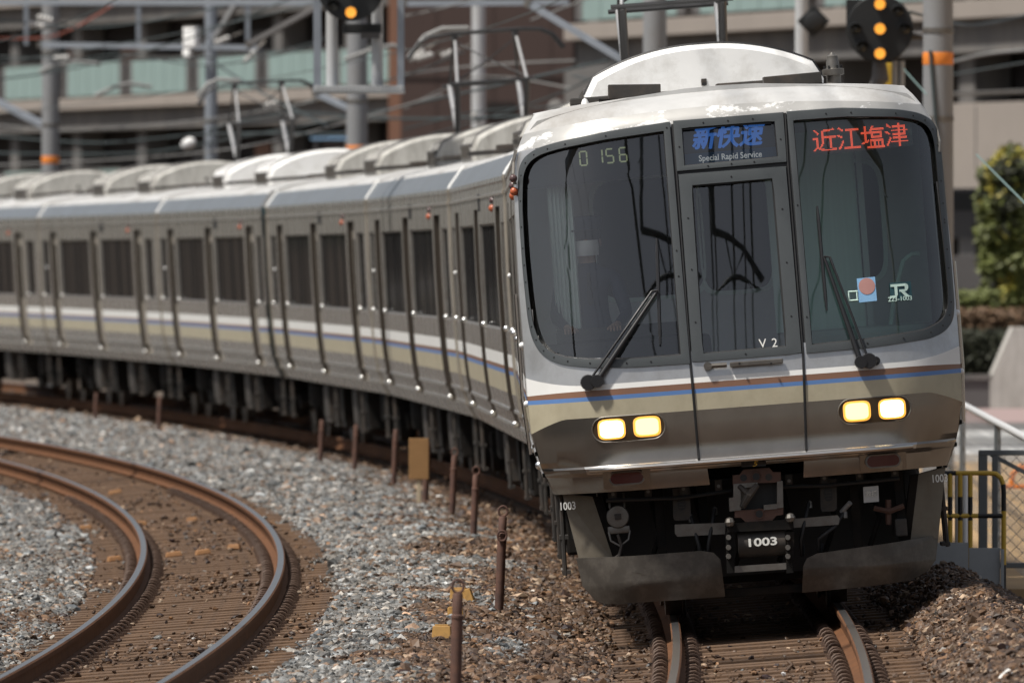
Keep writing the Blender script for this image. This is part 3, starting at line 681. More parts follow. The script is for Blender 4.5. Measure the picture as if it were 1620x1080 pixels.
def roof_mesh(root, y0, y1, name='roof'):
    b = MB(); nt = len(TOPP); full = [(u, v) for v, u in TOPP]+[(-u, v) for v, u in TOPP[::-1][1:]]
    ysr = np.linspace(y0, y1, 16); n = len(full); vs = [(u, y, v) for y in ysr for u, v in full]
    ct = []; wt = []
    for i in range(len(ysr)-1):
        for k in range(n-1):
            f = (i*n+k, i*n+k+1, (i+1)*n+k+1, (i+1)*n+k); (ct if k in (0, 1, n-2, n-3) else wt).append(f)
    b.add(vs, ct, 'cantrail'); b.add(vs, wt, 'roof_white'); b.f.append(tuple(range(n))); b.m.append(1); b.f.append(tuple(range((len(ysr)-1)*n, len(ysr)*n))); b.m.append(1)
    o = b.build(name, root, 30)
    return o
def roof_bits(root, ys):
    for y in ys:
        b = MB(); b.box((-.55, y, 3.625), (.9, .5, .05), 'equip_grey', bev=.01); b.box((.3, y+.1, 3.65), (.5, .35, .06), 'equip_grey', bev=.01); b.build('roof_hatch', root)
def lamps(root, sg, ys):
    for y in ys:
        b = MB(); b.sphere((sg*1.452, y, 2.99), .034, 'amber_dome', 12); b.build('side_lamp', root, 60)
        b = MB(); b.sphere((sg*1.452, y-.28, 3.06), .032, 'dark_dome', 12); b.build('side_lamp', root, 60)
        b = MB(); b.sphere((sg*1.475, 18.35, 2.40), .02, 'white_box', 10); b.build('door_cock', root, 60)
def car(label, cab=False, acm='ac_grey', ac=(5.6, 13.2), panto=None, front_fn=None, gang='rubber', ys=0.0):
    root = empty('train_car'); tag(root, label, 'train car', 'coupled cars of the silver commuter train')
    b = MB(); y1 = CARL
    for sg in (-1, 1): side_grid(b, sg, cab, front_fn or (lambda v: ys), y1)
    # ends
    for y in ([y1] if cab else [ys, y1]):
        e = [(u, y, v) for v, u in PROF]; e2 = [(-u, y, v) for v, u in PROF[::-1]]
        b.add(e+e2, [tuple(range(len(e)*2))], gang if y < 1 and ys else 'stainless')
    b.build('body', root, 30)
    roof_mesh(root, 0.9 if cab else ys, y1)
    for sg in (-1, 1):
        for d in DOORS: door_parts(root, sg, d)
        for a, c in layout(cab): window_part(root, sg, a, c)
        s = MB(); s.box((sg*(U(3.06)+.001), 8.6, 3.06), (.012, .62, .16), 'rubber', bev=.004); s.build('side_sign', root)
        lamps(root, sg, (4.3,))
        if not cab:
            for y in (.05,):
                q = MB(); q.box((sg*1.3, -.06+ys, 2.1), (.12, .10, 2.0), gang, bev=.02); q.build('gap_curtain', root)
        q = MB(); q.tube([(sg*(u+.012), CARL-.02, v) for v, u in PROF], .016, 'door_steel', 6); q.build('end_trim', root, 50)
        q = MB(); q.tube([(sg*(u+.010), CARL-.10, v) for v, u in TOPP[:4]], .02, 'stripe_white', 6); q.build('rain_trim', root, 50)
    q = MB(); q.box((0, CARL+.2, 2.1), (1.3, .42, 2.1), 'rubber', bev=.06); q.build('gangway', root)
    for k, y in enumerate(ac): ac_unit(root, y, 2.5, acm)
    roof_bits(root, (4.4, 9.8, 11.6, 17.2))
    underside(root, cab)
    if panto is not None: pantograph(root, panto)
    return root
def place_car(root, k):
    """car k (0 = first) on the curve: pivots on its two bogie centres"""
    s0 = 77.0+20.0*k; a = Vector((*track(s0+3.0), 0)); b = Vector((*track(s0+16.8), 0)); t = (b-a).normalized()
    rot = Matrix(((t.y, t.x, 0), (-t.x, t.y, 0), (0, 0, 1))).to_4x4()
    root.matrix_world = Matrix.Translation(a-t*3.0) @ rot @ Matrix.Rotation(-CANT, 4, 'Y')
LAB = ['', 'second car of the silver train, right behind the lit cab car', 'third car of the silver train with a black pantograph near its rear', 'fourth car of the train, just right of the dark green gap',
       'car just left of the dark green gap with a pantograph and white roof units', 'far blurred car of the train second left of the green gap', 'farthest blurred car cut by the left edge']
c1 = car(LAB[1]); place_car(c1, 1)
for k in (3, 6):
    c = copy_tree(c1); c['label'] = LAB[k]; place_car(c, k)
cP = car(LAB[2], panto=17.4); place_car(cP, 2)
cW = car(LAB[4], acm='ac_white', panto=16.4, gang='teal_dark', ys=.85); place_car(cW, 4)
cF = copy_tree(cW) if False else copy_tree(c1); cF['label'] = LAB[5]; place_car(cF, 5)

# ---- the leading cab car -------------------------------------------------------------
FS = 18000/77.0
def F(x, y):
    """photo position of a detail on the nose -> metres on the nose (u right of centre, v above rail)"""
    dx = (x-1203)/FS; dz = (972-y)/FS
    return (dx*math.cos(CANT)+dz*math.sin(CANT), -dx*math.sin(CANT)+dz*math.cos(CANT))
WV = [.0, .90, .94, 1.03, 1.06, 1.085, 1.12, 1.30, 1.60, 1.68, 1.80, 2.2, 3.0, 3.42, 3.50, 3.56, 3.60]
WW = [-.10, -.03, .0, .0, .035, .035, .0, .012, .012, .0, -.022, -.115, -.32, -.44, -.52, -.70, -1.0]
UV = [.90, 1.10, 1.30, 1.50, 2.3, 2.8, 3.2, 3.33, 3.40, 3.47, 3.53, 3.60]
UU = [1.335, 1.415, 1.455, 1.476, 1.480, 1.468, 1.452, 1.440, 1.405, 1.37, 1.33, 1.28]
def UF(v): return float(np.interp(v, UV, UU))
def Wf(u, v, off=0.0):
    """nose surface, forward = positive"""
    a = min(abs(u)/max(UF(v), .1), 1.0); e = max(0.0, a-.50)/.50
    lower = .78 if v > 1.1 else 1.0
    return float(np.interp(v, WV, WW))-.05*a*a-.46*e**2.7*lower+off
def N3(u, v, off=0.0): return Vector((u, -Wf(u, v, off), v))
front_edge = lambda v: -(Wf(UF(v), v))+.02
cab = car('leading cab car with lit headlights and red destination display', cab=True, acm='ac_white', ac=(6.0, 13.2), panto=16.6, front_fn=front_edge)
place_car(cab, 0)
cabroot = cab
# nose shell
def crown(u, v): return -.105*(abs(u)/1.45)**2.0*min(1, max(0, (v-2.9)/.5))
def polyin(poly, u, v):
    c = False; n = len(poly)
    for i in range(n):
        (x1, y1), (x2, y2) = poly[i], poly[(i+1) % n]
        if (y1 > v) != (y2 > v) and u < (x2-x1)*(v-y1)/(y2-y1)+x1: c = not c
    return c
PXW = {
 'left': ([(1057, 187), (960, 202), (880, 219), (845, 229), (825, 243), (816, 262), (815, 300), (818, 360), (823, 430), (830, 500), (836, 530), (846, 551), (862, 566), (885, 575), (930, 579), (1000, 578), (1088, 572)],
          [(1046, 204), (950, 218), (880, 232), (850, 241), (832, 254), (824, 275), (823, 330), (827, 400), (834, 470), (840, 510), (850, 537), (866, 552), (890, 560), (930, 563), (1000, 562), (1071, 556)]),
 'sign': ([(1061, 186), (1238, 172), (1243, 252), (1067, 267)], [(1077, 199), (1222, 188), (1227, 243), (1081, 257)]),
 'door': ([(1069, 271), (1242, 258), (1265, 556), (1090, 570)], [(1093, 291), (1218, 280), (1238, 543), (1109, 554)]),
 'right': ([(1242, 171), (1330, 165), (1420, 167), (1455, 172), (1476, 182), (1488, 200), (1493, 240), (1500, 330), (1507, 420), (1511, 480), (1508, 505), (1494, 522), (1470, 533), (1380, 546), (1271, 556)],
           [(1254, 187), (1340, 181), (1420, 181), (1455, 186), (1472, 197), (1480, 220), (1486, 300), (1493, 390), (1499, 460), (1498, 485), (1488, 503), (1460, 517), (1370, 531), (1281, 540)]),
}
def chaikin(poly, it=3):
    for _ in range(it):
        out = []; n = len(poly)
        for i in range(n):
            a, b_, c = poly[i-1], poly[i], poly[(i+1) % n]; v1 = Vector((b_[0]-a[0], b_[1]-a[1])); v2 = Vector((c[0]-b_[0], c[1]-b_[1]))
            if v1.angle(v2) > R_(55): out.append(b_); continue
            t1, t2 = min(.25, 6/max(v1.length, 1)), min(.25, 6/max(v2.length, 1))
            out += [(b_[0]+(a[0]-b_[0])*t1, b_[1]+(a[1]-b_[1])*t1), (b_[0]+(c[0]-b_[0])*t2, b_[1]+(c[1]-b_[1])*t2)]
        poly = out
    return poly
PXW = {k: (chaikin(a), chaikin(b_)) if k in ('left', 'right') else (a, b_) for k, (a, b_) in PXW.items()}
POLY = {k: ([F(*p) for p in a], [F(*p) for p in b]) for k, (a, b) in PXW.items()}
rows = [.92, .97, 1.03, 1.045, 1.06, 1.085, 1.10, 1.14, 1.22, 1.30, 1.36, 1.43, 1.49, 1.543, 1.572, 1.614, 1.65, 1.73]+[1.80+.03*i for i in range(52)]+[3.36, 3.40, 3.44, 3.48, 3.52, 3.55, 3.58, 3.60]
cols = list(np.linspace(-1, 1, 111)); b = MB(); vs = []; nc = len(cols)+2
for v in rows:
    line = []
    for a in cols:
        u = a*UF(v); vv = v+crown(u, v)
        fl = max(0, (abs(a)-.72)/.28)
        if abs(v-1.65) < .005: vv += .075*fl**2
        if abs(v-1.73) < .005: vv += .02*fl**2
        if abs(v-1.614) < .005: vv -= .012*fl**2
        if abs(v-1.43) < .005: vv -= .085*max(0, (abs(a)-.84)/.16)**1.3
        if abs(v-1.36) < .005: vv -= .035*max(0, (abs(a)-.84)/.16)**1.3
        line.append(N3(u, v)*1.0); line[-1].z = vv
    L_ = line[0].copy(); L_.y += .34; L_.x -= .006; R2 = line[-1].copy(); R2.y += .34; R2.x += .006
    vs += [L_]+line+[R2]
gr = {}
inner = [POLY[k][1] for k in POLY]
shrink = []
for poly in inner:
    cx = sum(p[0] for p in poly)/len(poly); cy = sum(p[1] for p in poly)/len(poly)
    shrink.append([(cx+(x-cx)*1.02, cy+(y-cy)*1.02) for x, y in poly])
for i in range(len(rows)-1):
    vm = (rows[i]+rows[i+1])/2
    for k in range(nc-1):
        q = [vs[i*nc+k], vs[i*nc+k+1], vs[(i+1)*nc+k+1], vs[(i+1)*nc+k]]; uc = sum(p.x for p in q)/4; vc = sum(p.z for p in q)/4
        if 1.8 < vm < 3.45 and any(polyin(P_, uc, vc) for P_ in shrink): continue
        if vm < 1.03 and abs(uc-.02) < .32 and vm < 1.04: continue
        m = 'front_silver' if vm > 1.65 else 'stripe_white' if vm > 1.614 else 'stripe_brown' if vm > 1.572 else 'stripe_blue' if vm > 1.543 else 'stripe_tan' if vm > 1.43 else 'front_lower'
        if vm > 1.83 and abs(uc) < 1.30 and vm < 3.36: m = 'seam_black'
        if 1.045 < vm < 1.10 and abs(uc) < 1.12: m = 'bright_steel'
        if vm > 3.37: m = 'roof_front' if vm < 3.47 else 'roof_white'
        gr.setdefault(m, []).append((i*nc+k, i*nc+k+1, (i+1)*nc+k+1, (i+1)*nc+k))
for m, fs in gr.items(): b.add(vs, fs, m)
b.build('nose_shell', cabroot, 30)
# roof of the nose, from the crest back to the car roof
b = MB(); top = [vs[(len(rows)-1)*nc+k] for k in range(nc)]; lines = [top]
for y, dz in ((1.35, .012), (1.9, .018)):
    lines.append([Vector((p.x*(1.0), max(y, p.y+.1), min(p.z+dz, 3.63))) for p in top])
vv = [p for l_ in lines for p in l_]
b.add(vv, [(r*nc+k, r*nc+k+1, (r+1)*nc+k+1, (r+1)*nc+k) for r in range(2) for k in range(nc-1)], 'roof_white')
b.build('nose_roof', cabroot, 40)
def resample(poly, thetas, c):
    out = []
    n = len(poly)
    for th in thetas:
        d = (math.cos(th), math.sin(th)); best = None
        for i in range(n):
            x1, y1 = poly[i][0]-c[0], poly[i][1]-c[1]; x2, y2 = poly[(i+1) % n][0]-c[0], poly[(i+1) % n][1]-c[1]
            den = d[0]*(y2-y1)-d[1]*(x2-x1)
            if abs(den) < 1e-9: continue
            r = (x1*(y2-y1)-y1*(x2-x1))/den; s_ = (x1*d[1]-y1*d[0])/den
            if r > 0 and -1e-6 <= s_ <= 1+1e-6: best = r if best is None else max(best, r)
        out.append((c[0]+d[0]*best, c[1]+d[1]*best))
    return out
def ring_and_pane(kind, wname, gmat, parent):
    po, pi = POLY[kind]; c = (sum(p[0] for p in pi)/len(pi), sum(p[1] for p in pi)/len(pi))
    th = set(np.round(np.linspace(0, 2*math.pi, 121)[:-1], 4))
    for P_ in (po, pi):
        for p in P_: th.add(round(math.atan2(p[1]-c[1], p[0]-c[0]) % (2*math.pi), 4))
    th = sorted(th); o_ = resample(po, th, c); i_ = resample(pi, th, c); n = len(th)
    mid = lambda f: [(a[0]*(1-f)+d[0]*f, a[1]*(1-f)+d[1]*f) for a, d in zip(o_, i_)]
    rings = [(o_, -.012), (mid(.06), .016), (mid(.5), .018), (mid(.9), .016), (i_, -.004), (i_, -.05)]
    b = MB(); vv = []
    for P_, off in rings: vv += [N3(u, v, off) for u, v in P_]
    fs1 = [(r*n+k, r*n+(k+1) % n, (r+1)*n+(k+1) % n, (r+1)*n+k) for r in range(3) for k in range(n)]
    fs2 = [(r*n+k, r*n+(k+1) % n, (r+1)*n+(k+1) % n, (r+1)*n+k) for r in range(3, 5) for k in range(n)]
    b.add(vv, fs1, 'frame_grey'); b.add(vv, fs2, 'rubber')
    for k in range(0, n, 16):
        u, v = mid(.5)[k]; b.lathe(N3(u, v, .018), [(.006, -.004), (.006, .003)], 'seam_black', 6, 'y')
    fr = b.build('window_frame' if kind != 'sign' else 'sign_frame', parent, 40)
    g_ = MB(); gv = [N3(c[0], c[1], -.022)]; R8 = 10
    for r in range(1, R8+1):
        gv += [N3(c[0]+(u-c[0])*r/R8, c[1]+(v-c[1])*r/R8, -.022) for u, v in i_]
    fs = [(0, 1+k, 1+(k+1) % n) for k in range(n)]+[(1+r*n+k, 1+r*n+(k+1) % n, 1+(r+1)*n+(k+1) % n, 1+(r+1)*n+k) for r in range(R8-1) for k in range(n)]
    g_.add(gv, fs, gmat); g_.build(wname, fr, 60)
    return fr
ring_and_pane('left', 'windscreen', 'windscreen', cabroot)
ring_and_pane('right', 'windscreen', 'windscreen_teal', cabroot)
def fan(b, poly, fn, m, rings=6, back=None, side_m=None):
    """patch over polygon (u,v); fn(u,v,off)->point; back = thickness behind"""
    c = (sum(p[0] for p in poly)/len(poly), sum(p[1] for p in poly)/len(poly))
    th = set(np.round(np.linspace(0, 2*math.pi, 41)[:-1], 4))
    for p in poly: th.add(round(math.atan2(p[1]-c[1], p[0]-c[0]) % (2*math.pi), 4))
    th = sorted(th); o_ = resample(poly, th, c); n = len(th); gv = [fn(c[0], c[1], 0)]
    for r in range(1, rings+1): gv += [fn(c[0]+(u-c[0])*r/rings, c[1]+(v-c[1])*r/rings, 0) for u, v in o_]
    fs = [(0, 1+k, 1+(k+1) % n) for k in range(n)]+[(1+r*n+k, 1+r*n+(k+1) % n, 1+(r+1)*n+(k+1) % n, 1+(r+1)*n+k) for r in range(rings-1) for k in range(n)]
    b.add(gv, fs, m)
    if back:
        o2 = [fn(u, v, 0) for u, v in o_]; o3 = [fn(u, v, -back) for u, v in o_]
        b.add(o2+o3, [(k, (k+1) % n, n+(k+1) % n, n+k) for k in range(n)]+[tuple(range(n, 2*n))], side_m or m)
def stadium(cu, cv, hw, hh, e=2.6, n=36):
    out = []
    for k in range(n):
        a = 2*math.pi*k/n; ca, sa = math.cos(a), math.sin(a)
        out.append((cu+hw*math.copysign(abs(ca)**(2/e), ca), cv+hh*math.copysign(abs(sa)**(2/e), sa)))
    return out
def capsule(cu, cv, hw, hh, n=20):
    r = hh; out = []
    for k in range(n): a = -math.pi/2+math.pi*k/(n-1); out.append((cu+hw-r+r*math.cos(a), cv+r*math.sin(a)))
    for k in range(n): a = math.pi/2+math.pi*k/(n-1); out.append((cu-hw+r+r*math.cos(a), cv+r*math.sin(a)))
    return out
on = lambda off: (lambda u, v, d=0: N3(u, v, off+d))
# centre door: frame, pane, seams, rail
fd = ring_and_pane('door', 'door_pane', 'windscreen', cabroot); fd.name = 'front_door'
b = MB()
for pts in (((1061, 192), (1067, 268), (1088, 573), (1101, 722)), ((1240, 174), (1244, 256), (1266, 556), (1271, 708))):
    P_ = [F(*p) for p in pts]; L_ = []
    for (u0, v0), (u1, v1) in zip(P_, P_[1:]):
        for k in range(8): L_.append(N3(u0+(u1-u0)*k/8, v0+(v1-v0)*k/8, .003))
    L_.append(N3(*P_[-1], .003)); b.tube(L_, .009, 'seam_black', 6)
b.build('door_seam', fd)
b = MB(); a_, c_ = F(1115, 575), F(1236, 567)
b.tube([N3(*a_, .03), N3(*F(1145, 573), .03)], .016, 'dull_steel', 8); b.tube([N3(*a_, -.01), N3(*a_, .045)], .028, 'dull_steel', 12)
b.box((N3(*F(1192, 570), .025)), (.36, .03, .034), 'dull_steel', rot=(0, 0, 0), bev=.006)
for q in (1165, 1215): b.lathe(N3(*F(q, 571), .045), [(.008, -.01), (.008, 0)], 'seam_black', 8, 'y')
b.build('door_rail', fd)
put_mesh('lettering', text_mesh('V', .085, m='white_text'), fd, Matrix.Translation(N3(*F(1202, 540), .0)) @ Matrix.Rotation(R_(81), 4, 'X'))
put_mesh('lettering', text_mesh('2', .085, m='white_text'), fd, Matrix.Translation(N3(*F(1221, 539), .0)) @ Matrix.Rotation(R_(81), 4, 'X'))
# destination boards
TILT = Matrix.Rotation(R_(83), 4, 'X')
sg_ = ring_and_pane('sign', 'sign_glass', 'windscreen', cabroot); sg_.name = 'service_sign'
def quadpatch(pts, off, m, name, parent, nu=6, nv=3):
    A, B, C, D = [F(*p) for p in pts]; b = MB(); vv = []
    for j in range(nv+1):
        for i in range(nu+1):
            s, t = i/nu, j/nv; u = (A[0]*(1-s)+B[0]*s)*(1-t)+(D[0]*(1-s)+C[0]*s)*t; v = (A[1]*(1-s)+B[1]*s)*(1-t)+(D[1]*(1-s)+C[1]*s)*t
            vv.append(N3(u, v, off))
    b.add(vv, [(j*(nu+1)+i, j*(nu+1)+i+1, (j+1)*(nu+1)+i+1, (j+1)*(nu+1)+i) for j in range(nv) for i in range(nu)], m)
    return b.build(name, parent)
quadpatch([(1070, 192), (1230, 180), (1234, 250), (1074, 264)], -.075, 'sign_back', 'sign_panel', sg_)
quadpatch([(1078, 240), (1232, 227), (1234, 250), (1080, 263)], -.070, 'sign_band', 'sign_band', sg_)
def flatten(me, org, off, tilt):
    """letters laid on the nose surface"""
    for v in me.vertices:
        u, vv = org[0]+v.co.x, org[1]+v.co.y; p = N3(u, vv, off+v.co.z); v.co = p
    return me
def letters(txt, pos, size, off, m, parent, name='lettering', **kw):
    me = flatten(text_mesh(txt, size, m=m, **kw), F(*pos), off, 0); o = bpy.data.objects.new(name, me); COL.objects.link(o); o.parent = parent; return o
lt = [letters('新快速', (1147+dx, 213+dy), .170, -.066+k*.0012, 'sign_blue', sg_, bold=.0012, shear=.25, xs=.95, extrude=.0004) for k, (dx, dy) in enumerate(((-1.0, 0), (1.0, 0), (0, .9), (0, -.9)))]
bm = bmesh.new()
for o in lt: bm.from_mesh(o.data)
for o in lt[1:]: bpy.data.objects.remove(o)
bm.to_mesh(lt[0].data); bm.free()
letters('Special Rapid Service', (1153, 243), .058, -.064, 'sign_white', sg_, bold=.0008, xs=.88, extrude=.001)
# LED destination
lp = quadpatch([(1276, 190), (1442, 177), (1446, 225), (1280, 243)], -.075, 'led_off', 'led_panel', cabroot, 14, 4); lp.name = 'destination_display'
def raster(ch, n):
    me = text_mesh(ch, 1.0, m='led_red', bold=.004, extrude=0.0); co = np.array([v.co[:2] for v in me.vertices]); me.calc_loop_triangles()
    lo, hi = co.min(0), co.max(0); tri = [co[list(t.vertices)] for t in me.loop_triangles]; sz = max(hi-lo); out = []
    for j in range(n):
        for i in range(n):
            p = (lo+hi)/2+(np.array([i+.5, j+.5])/n-.5)*sz; hit = False
            for T in tri:
                d = [(T[(k+1) % 3][0]-T[k][0])*(p[1]-T[k][1])-(T[(k+1) % 3][1]-T[k][1])*(p[0]-T[k][0]) for k in range(3)]
                if all(q >= -1e-9 for q in d) or all(q <= 1e-9 for q in d): hit = True; break
            if hit: out.append((i, j))
    return out
b = MB(); PT = .0076; n_ = 21
for k, ch in enumerate('近江塩津'):
    cx, cy = F(1303+38.5*k, 217-3.0*k)
    for i, j in raster(ch, n_):
        u, v = cx+(i-n_/2+.5)*PT, cy+(j-n_/2+.5)*PT; r = .0026
        b.add([N3(u-r, v-r, -.066), N3(u+r, v-r, -.066), N3(u+r, v+r, -.066), N3(u-r, v+r, -.066)], [(0, 1, 2, 3)], 'led_red')
b.build('lettering', lp)
# running number 0156
nd = quadpatch([(826, 240), (1048, 208), (1052, 272), (826, 296)], -.11, 'interior_dark', 'number_display', cabroot, 12, 3)
SEG = {'0': 'abcdef', '1': 'bc', '5': 'afgcd', '6': 'afgcde'}
b = MB()
for ch, (cx, cy) in zip('0156', ((919.5, 246), (944, 243), (961.5, 242), (982.5, 240))):
    u0, v0 = F(cx, cy); w, h, t = .0235, .047, .0052
    for s in SEG[ch]:
        x, y, hw, hh = {'a': (0, h, w, t), 'd': (0, -h, w, t), 'g': (0, 0, w, t), 'b': (w, h/2, t, h/2), 'c': (w, -h/2, t, h/2), 'f': (-w, h/2, t, h/2), 'e': (-w, -h/2, t, h/2)}[s]
        hw, hh = hw*.86 if hw > t else hw, hh*.86 if hh > t else hh
        b.add([N3(u0+x-hw, v0+y-hh, -.098), N3(u0+x+hw, v0+y-hh, -.098), N3(u0+x+hw, v0+y+hh, -.098), N3(u0+x-hw, v0+y+hh, -.098)], [(0, 1, 2, 3)], 'digit_green')
b.build('lettering', nd)
# company mark and stickers on the right windscreen
st_ = quadpatch([(1404, 444), (1438, 441), (1441, 470), (1406, 473)], -.014, 'teal_dark', 'mark_plate', cabroot)
jx, jy = F(1421, 455)
def strokes(parts, name, m, off, parent):
    b = MB()
    for poly in parts:
        c = (sum(p[0] for p in poly)/len(poly), sum(p[1] for p in poly)/len(poly)); b.add([N3(jx+u, jy+v, off) for u, v in poly], [tuple(range(len(poly)))], m)
    return b.build(name, parent)
s_ = .001
def P(*q): return [(a*s_, c*s_) for a, c in q]
strokes([P((-64, 42), (40, 42), (52, 37), (58, 27), (34, 20), (30, 25), (-64, 25)), P((34, 20), (58, 27), (57, 8), (48, -6), (36, -11), (28, 1), (33, 5)), P((-6, 3), (28, 3), (36, -11), (18, -12), (-6, -12)) , P((0, -8), (26, -8), (66, -48), (36, -48)),
         P((-38, 25), (-18, 25), (-18, -30), (-26, -44), (-38, -34)), P((-74, -52), (-30, -52), (-24, -42), (-38, -34), (-74, -36))], 'company_mark', 'sticker_mint', -.008, cabroot)
letters('223-1003', (1421, 469), .042, -.006, 'sticker_mint', cabroot, bold=.0008, extrude=.0005, xs=1.05)
sk = quadpatch([(1352, 437), (1381, 434), (1384, 472), (1355, 475)], -.016, 'sticker_blue', 'sticker', cabroot)
b = MB(); c_ = F(1368, 449); fan(b, stadium(c_[0], c_[1], .056, .056, 2.0), on(-.0135), 'sticker_pink', 3); b.build('sticker_disc', sk)
b = MB()
for (x0, y0, x1, y1) in ((1338, 458, 1353, 457), (1339, 472, 1354, 471), (1339, 458, 1340, 472), (1352, 457, 1353, 471)):
    p, q = F(x0, y0), F(x1, y1); b.tube([N3(*p, -.013), N3(*q, -.013)], .006, 'sticker_mint', 4)
b.build('sticker_outline', sk)
# wipers
def wiper(pv, el, b0, b1, pv2):
    p0, p1, p2 = F(*pv), F(*el), F(*pv2)
    b = MB(); c0 = N3(*p0, .02); b.lathe(c0, [(.05, -.05), (.055, -.01), (.05, .01), (.03, .025)], 'wiper_black', 16, 'y'); c2 = N3(*p2, .02); b.lathe(c2, [(.042, -.05), (.045, -.01), (.04, .005), (.02, .015)], 'wiper_black', 16, 'y')
    b.tube([N3(*p2, .04), N3(p2[0]+(p1[0]-p2[0])*.4, p2[1]+(p1[1]-p2[1])*.4, .05), N3(*p1, .035)], [.020, .017, .010], 'wiper_black', 8)
    q1 = F(el[0]-9 if pv[0] < 1200 else el[0]+9, el[1]+1)
    b.tube([N3(*p0, .05), N3(p0[0]+(q1[0]-p0[0])*.5, p0[1]+(q1[1]-p0[1])*.5, .06), N3(*q1, .045), N3(*p1, .04)], .0085, 'wiper_black', 8)
    w = b.build('wiper', cabroot, 50)
    s = MB(); A, B_ = F(*b0), F(*b1); s.tube([N3(A[0]+(B_[0]-A[0])*k/8, A[1]+(B_[1]-A[1])*k/8, .012) for k in range(9)], [.006]+[.012]*7+[.006], 'wiper_black', 6); s.build('wiper_blade', w)
    return w
wiper((926, 601), (1036, 456), (1035, 373), (1040, 541), (940, 599))
wiper((1370, 567), (1300, 402), (1290, 322), (1304, 488), (1357, 569))
b = MB(); b.lathe(N3(*F(1381, 567), 0), [(.03, -.02), (.032, .01), (.024, .03)], 'wiper_black', 14, 'y'); b.lathe(N3(*F(1381, 567), .03), [(.009, 0), (.009, -.008)], 'bright_steel', 8, 'y'); b.build('washer_nozzle', cabroot, 40)
# headlights and tail lights
for (c0, lamps_) in (((990, 673), ((963, 675, 'lamp_white'), (1019, 670.5, 'lamp_yellow'))), ((1379, 644.5), ((1351, 646.5, 'lamp_yellow'), (1407, 642.5, 'lamp_white')))):
    c = F(*c0); b = MB(); fan(b, capsule(c[0], c[1], .245, .083), on(.006), 'lamp_housing', 5, .05, 'dull_steel')
    ring_ = capsule(c[0], c[1], .247, .085); b.tube([N3(u, v, .008) for u, v in ring_+ring_[:1]], .005, 'dull_steel', 6, caps=False)
    h = b.build('headlight', cabroot, 40)
    for x, y, m in lamps_:
        c = F(x, y); b = MB(); fan(b, stadium(c[0], c[1], .094, .070, 4.0), on(.010), 'lamp_rim', 3, .02, 'lamp_housing'); fan(b, stadium(c[0], c[1], .078, .056, 4.0), on(.014), m, 3, .01, m); b.build('lamp', h)
for c0 in ((987, 752), (1393, 725)):
    c = F(*c0); b = MB()
    b.add([N3(c[0]-.16, c[1]-.068, .010), N3(c[0]+.16, c[1]-.068, .010), N3(c[0]+.16, c[1]+.050, .010), N3(c[0]-.16, c[1]+.050, .010)], [(0, 1, 2, 3)], 'front_lower')
    fan(b, capsule(c[0], c[1], .122, .046), on(.016), 'dull_steel', 3, .02)
    h = b.build('tail_light', cabroot, 40); b = MB(); fan(b, capsule(c[0], c[1], .110, .036), on(.021), 'lens_red', 3, .01); b.build('lens', h)
# bumper step
b = MB(); L_ = [(-1.10+2.2*k/24) for k in range(25)]
pr = [(.0, 1.092), (.042, 1.088), (.046, 1.075), (.040, 1.062), (.012, 1.055)]; vv = [N3(u, z, 0)+Vector((0, -f, 0)) for u in L_ for f, z in pr]; n = len(pr)
b.add(vv, [(i*n+k, i*n+k+1, (i+1)*n+k+1, (i+1)*n+k) for i in range(24) for k in range(n-1)], 'bright_steel'); b.build('bumper_step', cabroot, 50)
lb = quadpatch([(1168, 727), (1207, 725), (1207, 733), (1168, 735)], .012, 'seam_black', 'warning_label', cabroot)
letters('5', (1189, 730), .05, .014, 'yellow_paint', lb, shear=.3, xs=1.4)
# below the nose: bulkhead, stanchions, ploughs
b = MB(); b.box((0, 1.25, .60), (2.1, .9, .66), 'interior_dark'); b.build('front_bulkhead', cabroot)
def Lw(u, v, d=0):
    e = max(0, abs(u)-.80)/.45; return Vector((u, .16+.42*e**1.7-d+max(0, .28-v)*.5, v))
pl = [F(*p) for p in [(908, 882), (1000, 876), (1105, 868), (1125, 871), (1136, 882), (1144, 941), (1060, 947), (955, 954), (938, 949), (918, 926)]]
pr_ = [F(*p) for p in [(1266, 935), (1267, 893), (1273, 880), (1290, 872), (1390, 858), (1486, 845), (1481, 885), (1468, 902), (1440, 916), (1360, 926)]]
for p_ in (pl, pr_):
    b = MB(); fan(b, p_, Lw, 'plough', 10, .02); b.build('snow_plough', cabroot, 40)
def slab(pts, y0, y1, m, name, parent=cabroot, fn=None, bev=True):
    b = MB(); P_ = [F(*p) for p in pts]; n = len(P_)
    f = fn or (lambda u: 0)
    b.add([(u, y0+f(u), v) for u, v in P_]+[(u, y1+f(u), v) for u, v in P_], [tuple(range(n)), tuple(range(n, 2*n))]+[(k, (k+1) % n, n+(k+1) % n, n+k) for k in range(n)], m)
    return b.build(name, parent)
stl = slab([(886, 780), (934, 784), (968, 886), (914, 890)], .44, .62, 'stanchion', 'stanchion', fn=lambda u: .10*max(0, (-u-1.05)/.2))
slab([(934, 784), (948, 785), (986, 884), (968, 886)], .46, .62, 'underframe', 'stanchion_edge', stl)
st2 = slab([(1453, 748), (1497, 737), (1485, 850), (1440, 852)], .44, .62, 'stanchion', 'stanchion', fn=lambda u: .10*max(0, (u-1.05)/.2))
slab([(1440, 750), (1453, 748), (1440, 852), (1428, 853)], .46, .62, 'underframe', 'stanchion_edge', st2)
for pos, par, xs in (((894, 799), stl, .78), ((1486, 755), st2, .78)):
    c = F(*pos); put_mesh('lettering', text_mesh('1003', .075, m='white_text', bold=.001, xs=xs), par, Matrix.Translation((c[0], .428 if par is stl else .428, c[1])) @ Matrix.Rotation(R_(90), 4, 'X'))
